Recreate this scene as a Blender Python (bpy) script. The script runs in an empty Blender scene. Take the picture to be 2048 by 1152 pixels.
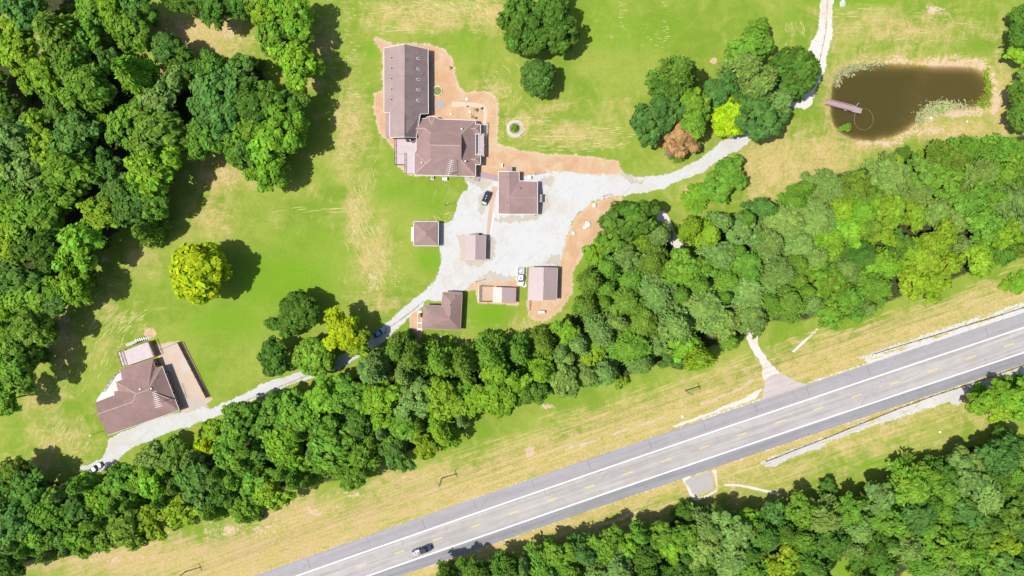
import bpy, bmesh, math, random
import numpy as np
from mathutils import Vector, Matrix
from mathutils.geometry import delaunay_2d_cdt

R = math.radians
scene = bpy.context.scene
COL = scene.collection

# ------------------------------------------------------------------ camera, sky, sun, exposure
CAM_H = 210.0            # metres above the ground
S = 0.1537               # metres per photograph pixel on the ground
CX, CY = 1024.0, 576.0
cam_d = bpy.data.cameras.new('camera')
cam = bpy.data.objects.new('camera', cam_d)
COL.objects.link(cam)
cam.location = (0, 0, CAM_H)
cam.rotation_euler = (0, 0, 0)
cam_d.sensor_width = 36.0
cam_d.lens = 36.0 * CAM_H / (2048 * S)
cam_d.clip_start = 1.0
cam_d.clip_end = 3000.0
scene.camera = cam

SUN_EL, SHADOW_AZ = R(63), R(16)          # shadows fall to +x, a little to +y
light_dir = Vector((math.cos(SHADOW_AZ) * math.cos(SUN_EL), math.sin(SHADOW_AZ) * math.cos(SUN_EL), -math.sin(SUN_EL)))
world = bpy.data.worlds.new('World')
scene.world = world
world.use_nodes = True
wn = world.node_tree.nodes
sky = wn.new('ShaderNodeTexSky')
sky.sky_type = 'NISHITA'
sky.sun_disc = False
sky.sun_elevation = SUN_EL
sky.sun_rotation = math.atan2(-light_dir.x, -light_dir.y)
sky.air_density = 1.0
sky.dust_density = 1.6
world.node_tree.links.new(sky.outputs[0], wn['Background'].inputs['Color'])
wn['Background'].inputs['Strength'].default_value = 0.112
sun_d = bpy.data.lights.new('sun', 'SUN')
sun_d.energy = 4.7
sun_d.angle = R(0.53)
sun_d.color = (1.0, 0.965, 0.90)
sun = bpy.data.objects.new('sun', sun_d)
COL.objects.link(sun)
sun.rotation_euler = light_dir.to_track_quat('-Z', 'Y').to_euler()
sun.location = (-60, -20, 150)

scene.view_settings.view_transform = 'Standard'
scene.view_settings.look = 'None'
scene.view_settings.gamma = 1.0
scene.view_settings.exposure = 0.06
scene.view_settings.use_curve_mapping = False
scene.cycles.max_bounces = 6
scene.cycles.transparent_max_bounces = 6
scene.cycles.volume_bounces = 1

# ------------------------------------------------------------------ helpers
def W(px, py, h=0.0):
    """world point of height h metres that stands at this place of the survey plan"""
    k = S * (CAM_H - h) / CAM_H
    return Vector(((px - CX) * k, (CY - py) * k, h))

def link(o, parent=None):
    COL.objects.link(o)
    if parent is not None:
        o.parent = parent
    return o

def tag(o, label=None, cat=None, group=None, kind=None):
    if label: o['label'] = label
    if cat: o['category'] = cat
    if group: o['group'] = group
    if kind: o['kind'] = kind
    return o

ORIGIN = {}
def empty(name, loc, label, cat, group=None, rz=0.0):
    o = bpy.data.objects.new(name, None)
    o.empty_display_size = 0.5
    o.location = loc
    o.rotation_euler = (0, 0, rz)
    COL.objects.link(o)
    tag(o, label, cat, group)
    ORIGIN[o.name] = Vector(loc)
    return o

class MB:
    def __init__(self):
        self.v = []; self.f = []
    def face(self, pts):
        n = len(self.v)
        self.v += [tuple(p) for p in pts]
        self.f.append(tuple(range(n, n + len(pts))))
        return self
    def quadbox(self, b, t):
        """b, t: lists of equal length, bottom and top ring"""
        n = len(self.v); m = len(b)
        self.v += [tuple(p) for p in b] + [tuple(p) for p in t]
        self.f.append(tuple(reversed(range(n, n + m))))
        self.f.append(tuple(range(n + m, n + 2 * m)))
        for i in range(m):
            j = (i + 1) % m
            self.f.append((n + i, n + j, n + m + j, n + m + i))
        return self
    def box(self, c, size, rz=0.0):
        sx, sy, sz = size[0] / 2, size[1] / 2, size[2] / 2
        ca, sa = math.cos(rz), math.sin(rz)
        def P(x, y, z):
            return (c[0] + x * ca - y * sa, c[1] + x * sa + y * ca, c[2] + z)
        ring = [(-sx, -sy), (sx, -sy), (sx, sy), (-sx, sy)]
        return self.quadbox([P(x, y, -sz) for x, y in ring], [P(x, y, sz) for x, y in ring])
    def beam(self, a, b, w, h, up=Vector((0, 0, 1))):
        """rectangular bar from a to b, w wide, h high, centred on the line"""
        a = Vector(a); b = Vector(b)
        d = (b - a).normalized()
        s = d.cross(up)
        s = s.normalized() if s.length > 1e-4 else Vector((1, 0, 0))
        u = s.cross(d).normalized()
        q = [(-w / 2, -h / 2), (w / 2, -h / 2), (w / 2, h / 2), (-w / 2, h / 2)]
        return self.quadbox([a + s * x + u * y for x, y in q], [b + s * x + u * y for x, y in q])
    def tube(self, a, b, r0, r1=None, n=8):
        a = Vector(a); b = Vector(b)
        r1 = r0 if r1 is None else r1
        d = (b - a).normalized()
        s = d.orthogonal().normalized(); u = d.cross(s)
        A = []; B = []
        for i in range(n):
            t = 2 * math.pi * i / n
            o = s * math.cos(t) + u * math.sin(t)
            A.append(a + o * r0); B.append(b + o * r1)
        return self.quadbox(A, B)
    def loft(self, rings):
        n0 = len(self.v); m = len(rings[0])
        for r in rings: self.v += [tuple(p) for p in r]
        for k in range(len(rings) - 1):
            for i in range(m):
                j = (i + 1) % m
                a = n0 + k * m; b = a + m
                self.f.append((a + i, a + j, b + j, b + i))
        self.f.append(tuple(reversed(range(n0, n0 + m))))
        e = n0 + (len(rings) - 1) * m
        self.f.append(tuple(range(e, e + m)))
        return self
    def prism(self, poly, z0, z1):
        if area2(poly) < 0: poly = list(reversed(poly))
        return self.quadbox([(p[0], p[1], z0) for p in poly], [(p[0], p[1], z1) for p in poly])
    def mesh(self, name, origin=Vector((0, 0, 0)), smooth=False, fix=True):
        me = bpy.data.meshes.new(name)
        me.from_pydata([(x - origin.x, y - origin.y, z - origin.z) for x, y, z in self.v], [], self.f)
        if fix:
            bm = bmesh.new(); bm.from_mesh(me)
            bmesh.ops.recalc_face_normals(bm, faces=bm.faces)
            bm.to_mesh(me); bm.free()
        if smooth:
            me.polygons.foreach_set('use_smooth', [True] * len(me.polygons))
        me.update()
        return me
    def build(self, name, mat, root=None, parent=None, smooth=False, fix=True, local=False):
        """root: the thing's Empty (sets the origin); parent: the part it belongs to, if any"""
        org = ORIGIN[root.name] if (root is not None and not local) else Vector((0, 0, 0))
        me = self.mesh(name, org, smooth, fix)
        me.materials.append(mat)
        o = bpy.data.objects.new(name, me)
        return link(o, parent if parent is not None else root)

def area2(poly):
    return sum(poly[i - 1][0] * poly[i][1] - poly[i][0] * poly[i - 1][1] for i in range(len(poly)))

def offset_poly(poly, d):
    """inward offset (d > 0) of a polygon in world xy"""
    P = [Vector((p[0], p[1])) for p in poly]
    if area2(P) < 0: P.reverse()
    out = []
    n = len(P)
    for i in range(n):
        a, b, c = P[i - 1], P[i], P[(i + 1) % n]
        d1 = (b - a).normalized(); d2 = (c - b).normalized()
        n1 = Vector((-d1.y, d1.x)); n2 = Vector((-d2.y, d2.x))
        den = 1 + n1.dot(n2)
        m = (n1 + n2) / max(den, 0.35)
        out.append(b + m * d)
    return out

# ---- node materials
def nmat(name):
    m = bpy.data.materials.new(name)
    m.use_nodes = True
    nt = m.node_tree
    b = nt.nodes['Principled BSDF']
    return m, nt, b

def node(nt, typ, **kw):
    n = nt.nodes.new(typ)
    for k, v in kw.items():
        if k.startswith('i_'):
            key = k[2:].replace('_', ' ')
            n.inputs[key].default_value = v
        else:
            setattr(n, k, v)
    return n

def noise(nt, coord, scale, detail=4.0, rough=0.55, dist=0.0, vscale=None, rot=0.0):
    n = node(nt, 'ShaderNodeTexNoise')
    n.inputs['Scale'].default_value = scale
    n.inputs['Detail'].default_value = detail
    n.inputs['Roughness'].default_value = rough
    n.inputs['Distortion'].default_value = dist
    if vscale is not None:
        mp = node(nt, 'ShaderNodeMapping', vector_type='TEXTURE')     # rot: direction of the long axis
        mp.inputs['Scale'].default_value = tuple(1.0 / v for v in vscale)
        mp.inputs['Rotation'].default_value = (0, 0, rot)
        nt.links.new(coord, mp.inputs['Vector'])
        coord = mp.outputs[0]
    nt.links.new(coord, n.inputs['Vector'])
    r = node(nt, 'ShaderNodeMapRange')          # spread the noise over the full 0..1 range
    r.inputs['From Min'].default_value = 0.27; r.inputs['From Max'].default_value = 0.73
    nt.links.new(n.outputs['Fac'], r.inputs['Value'])
    return r.outputs[0]

def ramp(nt, fac, lo, hi, a=0.0, b=1.0, smooth=True):
    n = node(nt, 'ShaderNodeMapRange')
    n.interpolation_type = 'SMOOTHSTEP' if smooth else 'LINEAR'
    n.inputs['From Min'].default_value = lo
    n.inputs['From Max'].default_value = hi
    n.inputs['To Min'].default_value = a
    n.inputs['To Max'].default_value = b
    nt.links.new(fac, n.inputs['Value'])
    return n.outputs[0]

def mth(nt, op, a, b=None, c=None):
    n = node(nt, 'ShaderNodeMath', operation=op)
    for i, x in enumerate((a, b, c)):
        if x is None: continue
        if isinstance(x, (int, float)): n.inputs[i].default_value = x
        else: nt.links.new(x, n.inputs[i])
    return n.outputs[0]

def mixc(nt, fac, a, b, mode='MIX'):
    n = node(nt, 'ShaderNodeMix', data_type='RGBA', blend_type=mode)
    if isinstance(fac, (int, float)): n.inputs['Factor'].default_value = fac
    else: nt.links.new(fac, n.inputs['Factor'])
    for key, x in (('A', a), ('B', b)):
        s = [i for i in n.inputs if i.name == key and i.type == 'RGBA'][0]
        if isinstance(x, tuple): s.default_value = (*x, 1.0)
        else: nt.links.new(x, s)
    return [o for o in n.outputs if o.type == 'RGBA'][0]

def bump(nt, bsdf, height, strength=0.3, dist=0.1):
    n = node(nt, 'ShaderNodeBump')
    n.inputs['Strength'].default_value = strength
    n.inputs['Distance'].default_value = dist
    nt.links.new(height, n.inputs['Height'])
    nt.links.new(n.outputs[0], bsdf.inputs['Normal'])

def world_pos(nt):
    return node(nt, 'ShaderNodeNewGeometry').outputs['Position']

def simple(name, col, rough=0.7, metal=0.0, var=0.12, scale=1.2, spec=0.35, streak=None):
    """a paint, wood or metal with uneven colour and grain"""
    m, nt, b = nmat(name)
    co = world_pos(nt)
    n1 = noise(nt, co, scale, 5, 0.6)
    n2 = noise(nt, co, scale * 9, 2, 0.5)
    f = mth(nt, 'ADD', mth(nt, 'MULTIPLY', n1, 0.65), mth(nt, 'MULTIPLY', n2, 0.35))
    if streak is not None:
        n3 = noise(nt, co, 1.0, 3, 0.6, vscale=streak)
        f = mth(nt, 'ADD', mth(nt, 'MULTIPLY', f, 0.5), mth(nt, 'MULTIPLY', n3, 0.5))
    lo = tuple(max(0, c * (1 - var)) for c in col); hi = tuple(min(1, c * (1 + var)) for c in col)
    c = mixc(nt, ramp(nt, f, 0.15, 0.85), lo, hi)
    nt.links.new(c, b.inputs['Base Color'])
    b.inputs['Roughness'].default_value = rough
    b.inputs['Metallic'].default_value = metal
    b.inputs['Specular IOR Level'].default_value = spec
    return m
# ------------------------------------------------------------------ plan of the place (survey pixels)
POND = [(1822 + (x - 1822) * 1.022, 204 + (y - 204) * 1.03) for x, y in [(1666,195),(1668,170),(1680,152),(1700,140),(1730,131),(1770,127),(1820,128),(1870,132),(1920,132),(1955,136),(1972,146),(1980,163),(1980,185),(1972,204),(1950,214),(1910,218),(1880,212),(1858,222),(1838,245),(1815,262),(1790,272),(1755,280),(1715,278),(1690,268),(1672,250),(1665,225)]]
GRAVEL = [(1490,268),(1462,274),(1430,293),(1390,325),(1340,347),(1290,355),(1250,350),(1200,352),(1140,345),(1086,347),(1060,352),(1000,362),(960,352),(930,362),(937,375),(921,395),(911,420),(905,440),(880,452),(879,500),(884,530),(870,560),(840,590),(800,622),(776,645),(758,662),(722,684),(690,706),(655,728),(600,744),(555,758),(520,772),(470,797),(420,818),(395,808),(372,822),(350,826),(300,842),(240,866),(220,880),(205,915),(186,925),(160,938),(185,946),(215,938),(240,915),(268,893),(345,862),(425,836),(480,812),(528,790),(600,762),(660,746),(700,724),(740,700),(766,682),(795,658),(822,628),(846,612),(849,600),(884,600),(886,586),(925,584),(938,570),(957,558),(990,556),(1030,556),(1040,572),(1053,572),(1053,534),(1114,533),(1130,480),(1150,432),(1182,404),(1230,391),(1290,386),(1330,373),(1400,346),(1440,320),(1497,284)]
TRACK_N = [(1646,-30),(1668,-30),(1664,40),(1660,90),(1648,140),(1632,180),(1617,215),(1598,215),(1570,215),(1540,240),(1500,280),(1478,292),(1468,280),(1500,250),(1540,225),(1575,205),(1600,204),(1612,180),(1622,140),(1618,100),(1636,60)]
TRACK_WOOD = [(1310,426),(1326,422),(1342,446),(1372,500),(1432,548),(1496,622),(1518,690),(1538,725),(1562,748),(1530,760),(1524,735),(1500,690),(1478,636),(1414,560),(1354,512),(1322,452)]
DIRT_YARD = [(744,80),(754,74),(766,80),(790,90),(830,84),(868,90),(890,99),(904,118),(911,148),(918,176),(930,185),(965,180),(985,188),(996,205),(997,240),(993,288),(1040,300),(1100,309),(1150,309),(1200,316),(1236,321),(1246,348),(1200,354),(1140,348),(1086,350),(1080,360),(1004,356),(990,372),(978,470),(966,472),(985,372),(950,352),(900,352),(860,352),(815,350),(795,330),(788,300),(768,275),(757,264),(752,236),(746,224),(748,188),(764,180),(766,110)]
DIRT_EAST = [(1226,391),(1246,394),(1215,440),(1205,480),(1168,505),(1146,545),(1145,588),(1122,622),(1085,645),(1055,634),(1052,600),(1062,598),(1115,600),(1114,532),(1130,480),(1150,434),(1182,405)]
DIRT_PEN = [(925,582),(938,568),(957,557),(990,553),(1032,556),(1038,576),(1036,612),(1000,608),(955,607),(952,580)]
DIRT_LHOUSE = [(308,690),(358,682),(366,690),(424,798),(418,806),(368,830),(350,800),(330,740),(318,722)]
DIRT_FHOUSE = [(818,628),(842,616),(846,660),(838,692),(828,690),(822,670)]
CONC_PATIO = [(236,746),(240,740),(246,762),(236,784),(231,793),(192,806),(200,790),(218,766)]
# woods: outlines of the leafy canopy
WOOD_LEFT = [(0,-40),(300,-40),(330,30),(300,70),(290,110),(250,130),(300,190),(350,170),(400,120),(520,105),(560,165),(612,235),(608,300),(560,375),(500,370),(440,310),(360,325),(330,400),(325,470),(290,505),(262,470),(205,505),(185,540),(190,590),(150,610),(110,650),(112,700),(75,760),(30,780),(0,850),(-60,850),(-60,-40)]
WOOD_MID = [(-40,938),(50,928),(120,948),(180,950),(232,936),(270,900),(335,890),(420,852),(440,826),(500,800),(540,788),(600,772),(660,760),(705,738),(745,700),(772,682),(800,668),(840,690),(910,700),(1000,680),(1085,645),(1125,620),(1145,590),(1146,545),(1172,500),(1200,450),(1240,396),(1290,392),(1315,440),(1340,456),(1400,444),(1500,412),(1560,382),(1640,335),(1750,312),(1850,287),(1950,267),(2080,245),(2080,512),(2013,534),(1979,547),(1936,567),(1886,591),(1829,604),(1753,631),(1703,657),(1643,651),(1589,664),(1536,660),(1490,690),(1467,704),(1430,710),(1407,737),(1344,737),(1290,760),(1217,781),(1124,798),(1067,811),(1012,828),(962,848),(945,871),(912,888),(859,908),(812,928),(765,930),(729,961),(699,978),(652,985),(602,978),(562,1018),(512,1041),(427,1048),(387,1048),(333,1058),(300,1085),(207,1101),(173,1118),(107,1128),(50,1145),(20,1190),(-40,1190)]
WOOD_SOUTH = [(840,1190),(870,1140),(912,1119),(978,1116),(1024,1109),(1081,1093),(1174,1073),(1224,1063),(1310,1045),(1345,1015),(1420,1010),(1490,1010),(1536,1000),(1589,988),(1680,985),(1736,968),(1769,948),(1829,928),(1886,911),(1903,881),(1969,871),(2013,865),(2080,838),(2080,1190)]
WOOD_EAST = [(1930,792),(1950,770),(2000,757),(2080,742),(2080,845),(2030,838),(1990,846),(1945,828)]

HWY = np.array([(723,1131),(802,1104),(881,1076),(957,1050),(1034,1023),(1111,996),(1187,969),(1263,944),(1339,918),(1415,892),(1491,867),(1566,841),(1642,816),(1717,790),(1792,764),(1868,740),(1943,715),(2017,690)], float)
HWC = np.polyfit(HWY[:, 0] - 1024, HWY[:, 1], 2)
def hwy_y(x): return float(np.polyval(HWC, x - 1024))

# ---- distances on the plan
def seg_dist(X, Y, poly, closed=True):
    d = np.full(X.shape, 1e9)
    n = len(poly)
    for i in range(n if closed else n - 1):
        ax, ay = poly[i]; bx, by = poly[(i + 1) % n]
        dx, dy = bx - ax, by - ay
        L = dx * dx + dy * dy + 1e-9
        t = np.clip(((X - ax) * dx + (Y - ay) * dy) / L, 0, 1)
        d = np.minimum(d, np.hypot(X - ax - t * dx, Y - ay - t * dy))
    return d
def inside(X, Y, poly):
    c = np.zeros(X.shape, bool)
    n = len(poly)
    for i in range(n):
        ax, ay = poly[i - 1]; bx, by = poly[i]
        if ay == by: continue
        hit = ((ay > Y) != (by > Y)) & (X < (bx - ax) * (Y - ay) / (by - ay) + ax)
        c ^= hit
    return c
def sdist(X, Y, poly):
    """signed distance in plan pixels, positive inside"""
    d = seg_dist(X, Y, poly)
    return np.where(inside(X, Y, poly), d, -d)
def sstep(a, b, x):
    t = np.clip((x - a) / (b - a), 0, 1)
    return t * t * (3 - 2 * t)

# ------------------------------------------------------------------ ground: one sheet with soil masks
def make_ground():
    fx = np.arange(-186, 186.01, 0.55); fy = np.arange(-106, 106.01, 0.55)
    far = np.array([900, 620, 420, 300, 240, 205])
    xs = np.concatenate([-far, fx, far[::-1]]); ys = np.concatenate([-far, [-180, -140], fy, [140, 180], far[::-1]])
    GX, GY = np.meshgrid(xs, ys)
    PX = GX / S + CX; PY = CY - GY / S
    def P(poly, soft=6.0): return sstep(-soft, soft, sdist(PX, PY, poly))
    def blob(L):
        m = np.zeros(PX.shape)
        for x, y, rx, ry, s in L:
            m = np.maximum(m, s * np.exp(-(((PX - x) / rx) ** 2 + ((PY - y) / ry) ** 2)))
        return m
    # ---- relief: pond basin, soft undulation
    dp = sdist(PX, PY, POND) * S
    Z = np.where(dp > 0, -0.35 - np.minimum(np.where(PX < 1840, 3.0 - 1.15 * np.exp(-((PX - 1838 + (PY - 200) * .35) / 22) ** 2), 2.3 - .45 * np.exp(-((PX - 1838 + (PY - 200) * .35) / 16) ** 2)), 0.8 * dp), -0.35 * (1 - sstep(0, 3.0, -dp)))
    # ---- masks
    road_d = np.abs(PY - np.polyval(HWC, PX - 1024)) * 0.946
    dirt = np.maximum.reduce([P(DIRT_YARD, 11), P(DIRT_EAST, 13), P(DIRT_PEN, 7), P(DIRT_LHOUSE, 6), P(DIRT_FHOUSE, 7),
        blob([(300,668,16,14,.9),(1210,330,40,14,.5),(1640,300,60,60,.25),(1850,262,90,16,.55),(1990,200,16,60,.6),(1825,122,160,7,.55),(1755,285,90,8,.6),
              (700,990,120,10,.5),(480,1062,200,26,.42),(620,1020,140,20,.42),(250,1118,160,16,.40),(820,955,90,12,.32),(1060,905,14,16,.7),(1095,812,18,9,.7),(1560,700,30,20,.25),
              (1870,20,70,12,.5),(560,95,18,50,.35),(400,30,30,22,.5),(330,130,22,26,.4),(355,55,60,30,.4),(470,70,60,34,.45),(455,345,34,34,.5),(430,400,18,24,.35),
              (130,640,14,22,.6),(205,520,30,18,.45),(130,680,12,30,.5),(240,450,20,12,.4),(70,37,18,10,.6),(85,85,16,20,.8),
              (880,675,30,14,.35),(1060,668,30,12,.5),(905,696,60,8,.4),(1427,122,7,9,.9),(1030,257,24,24,.75),(985,640,50,14,.2),(690,600,60,20,.18),(780,500,20,60,.3),(745,560,22,44,.4),(120,930,110,14,.4)])])
    ring = sstep(34, 6, -sdist(PX, PY, POND)) * (0.52 + 0.1 * np.sin(PX / 37.0)) * np.clip((PX - 1640) / 120, .25, 1)
    dirt = np.maximum(dirt, ring)
    dry = blob([(850,30,150,40,.75),(980,30,70,44,.75),(700,260,60,130,.62),(715,430,36,80,.7),(745,510,50,70,.75),(1130,270,110,34,.72),(1100,215,90,20,.5),(1240,235,90,34,.45),
        (1800,60,230,50,.62),(1560,330,150,90,.85),(1480,330,120,50,.6),(1640,320,80,60,.9),(1830,128,180,22,.95),(2000,200,36,120,.85),(1880,260,160,26,.95),(1700,290,110,22,.9),(1655,210,14,90,.75),
        (400,70,130,60,.95),(340,140,40,50,.95),(450,350,70,50,.85),(420,440,70,60,.6),(280,520,60,50,.5),(200,600,90,70,.45),(120,680,40,70,.85),(80,800,60,60,.6),(120,880,90,60,.55),(60,930,80,24,.7),
        (230,700,70,40,.45),(640,90,60,60,.6),(620,160,60,40,.5),(640,380,60,60,.25),(760,600,60,30,.6),(980,180,60,50,.5),(1060,250,70,50,.55),(1350,330,60,30,.3),(1360,385,50,20,.5),(1230,60,80,40,.25),
        (880,640,60,30,.25),(1040,650,50,26,.45),(900,690,70,12,.6),(700,560,50,30,.35),(930,400,60,40,.28),(600,440,120,30,.2),(1420,180,60,40,.3)])
    verge = sstep(185, 120, road_d) * sstep(0, 30, sdist(PX, PY, WOOD_MID) * -1 + 12)
    verge = np.where(PY > 560, verge, 0) * np.where(PY > np.polyval(HWC, PX - 1024), .72, 1.0)
    dry = np.maximum(dry, verge * (0.62 + 0.22 * sstep(125, 85, road_d) + 0.16 * sstep(900, 500, PX)))
    dry = np.maximum(dry, 0.92 * sstep(75, 58, road_d))
    dry = np.maximum(dry, np.where(PY > 880, blob([(300,1118,330,50,.98),(620,1022,220,40,.92),(830,955,120,26,.85)]), 0))
    dry = np.maximum(dry, 0.7 * sstep(46, 0, -sdist(PX, PY, POND)))
    red = blob([(90,1130,260,60,1.),(400,1080,280,60,1.),(650,1010,200,50,.95),(800,970,140,40,.7)]) * (PY > 880)
    lush = blob([(1250,60,150,60,.7),(1180,30,100,60,.6),(1330,60,60,50,.7),(560,560,170,90,.85),(450,640,120,70,.75),(620,480,120,70,.6),(860,400,70,40,.7),(810,310,50,40,.8),(800,380,90,30,.7),
        (985,630,60,40,.95),(1000,680,40,20,.6),(960,590,20,26,.9),(1700,-10,130,30,.95),(1590,60,50,70,.7),(740,100,30,30,.7),(745,200,22,60,.6),(930,80,70,60,.6),(250,610,60,40,.4),(180,900,60,40,.5),
        (100,790,50,60,.3),(1750,930,120,24,.75),(1900,890,60,24,.4),(1460,930,40,20,.5),(1100,800,90,20,.6),(1250,800,90,20,.35),(840,910,100,14,.5),(1700,680,120,12,.5),(880,430,30,40,.6),(860,520,40,40,.8),(400,760,40,60,.7),(1690,1135,30,20,.9)])
    gsoft = np.maximum.reduce([P(GRAVEL, 7), P(TRACK_N, 8), P(TRACK_WOOD, 6)*.8, P(CONC_PATIO, 3),
        blob([(1880,665,150,6,0),(1095,350,60,16,.55),(1180,352,80,10,.6),(85,88,10,16,.8),(1685,6,8,9,.95),(1000,500,16,26,.5)])])
    # stony shoulders along the highway
    up = (np.polyval(HWC, PX - 1024) - PY) * 0.946
    gsoft = np.maximum(gsoft, 0.62 * np.exp(-((up - 54) / 4.0) ** 2) * (PX > 1400)) 
    gsoft = np.maximum(gsoft, 0.55 * np.exp(-((up - 52.5) / 2.5) ** 2))
    gsoft = np.maximum(gsoft, 0.55 * np.exp(-((up + 47.0) / 2.5) ** 2))
    gsoft = np.maximum(gsoft, 0.75 * sstep(1640, 1760, PX) * np.exp(-((up - 68) / 7) ** 2) * (up > 0))
    gsoft = np.maximum(gsoft, 0.78 * sstep(1515, 1545, PX) * np.exp(-((up + 65) / 6.5) ** 2))
    gsoft = np.maximum(gsoft, blob([(1900,795,26,12,.8),(1440,800,80,6,.0)]))
    litter = np.maximum.reduce([sstep(4, 30, sdist(PX, PY, q)) for q in (WOOD_LEFT, WOOD_MID, WOOD_SOUTH, WOOD_EAST)])
    for gx, gy, rx, ry in ((165,238,26,14),(320,125,34,34),(210,85,16,14),(85,85,24,26),(20,40,30,30),(1690,1138,34,26),(1322,437,20,16),(1375,512,30,20),(1415,552,24,16),(1825,1150,24,12)):
        litter *= 1 - 0.9 * np.exp(-(((PX - gx) / rx) ** 2 + ((PY - gy) / ry) ** 2) ** 2)
    ny, nx = GX.shape
    me = bpy.data.meshes.new('ground')
    co = np.stack([GX, GY, Z], -1).reshape(-1, 3).astype(np.float32)
    idx = np.arange(nx * ny).reshape(ny, nx)
    q = np.stack([idx[:-1, :-1], idx[:-1, 1:], idx[1:, 1:], idx[1:, :-1]], -1).reshape(-1, 4)
    me.vertices.add(len(co)); me.vertices.foreach_set('co', co.ravel())
    me.loops.add(q.size); me.loops.foreach_set('vertex_index', q.ravel().astype(np.int32))
    me.polygons.add(len(q)); me.polygons.foreach_set('loop_start', (np.arange(len(q)) * 4).astype(np.int32))
    me.polygons.foreach_set('use_smooth', np.ones(len(q), bool))
    me.update(calc_edges=True)
    for nm, a, b, c in (('soil_a', dirt, dry, gsoft), ('soil_b', litter, lush, red)):
        at = me.attributes.new(nm, 'FLOAT_COLOR', 'POINT')
        arr = np.stack([a, b, c, np.ones_like(a)], -1).reshape(-1, 4).astype(np.float32)
        at.data.foreach_set('color', arr.ravel())
    me.materials.append(ground_material())
    o = bpy.data.objects.new('ground', me)
    link(o); tag(o, kind='structure')
    return o

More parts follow.
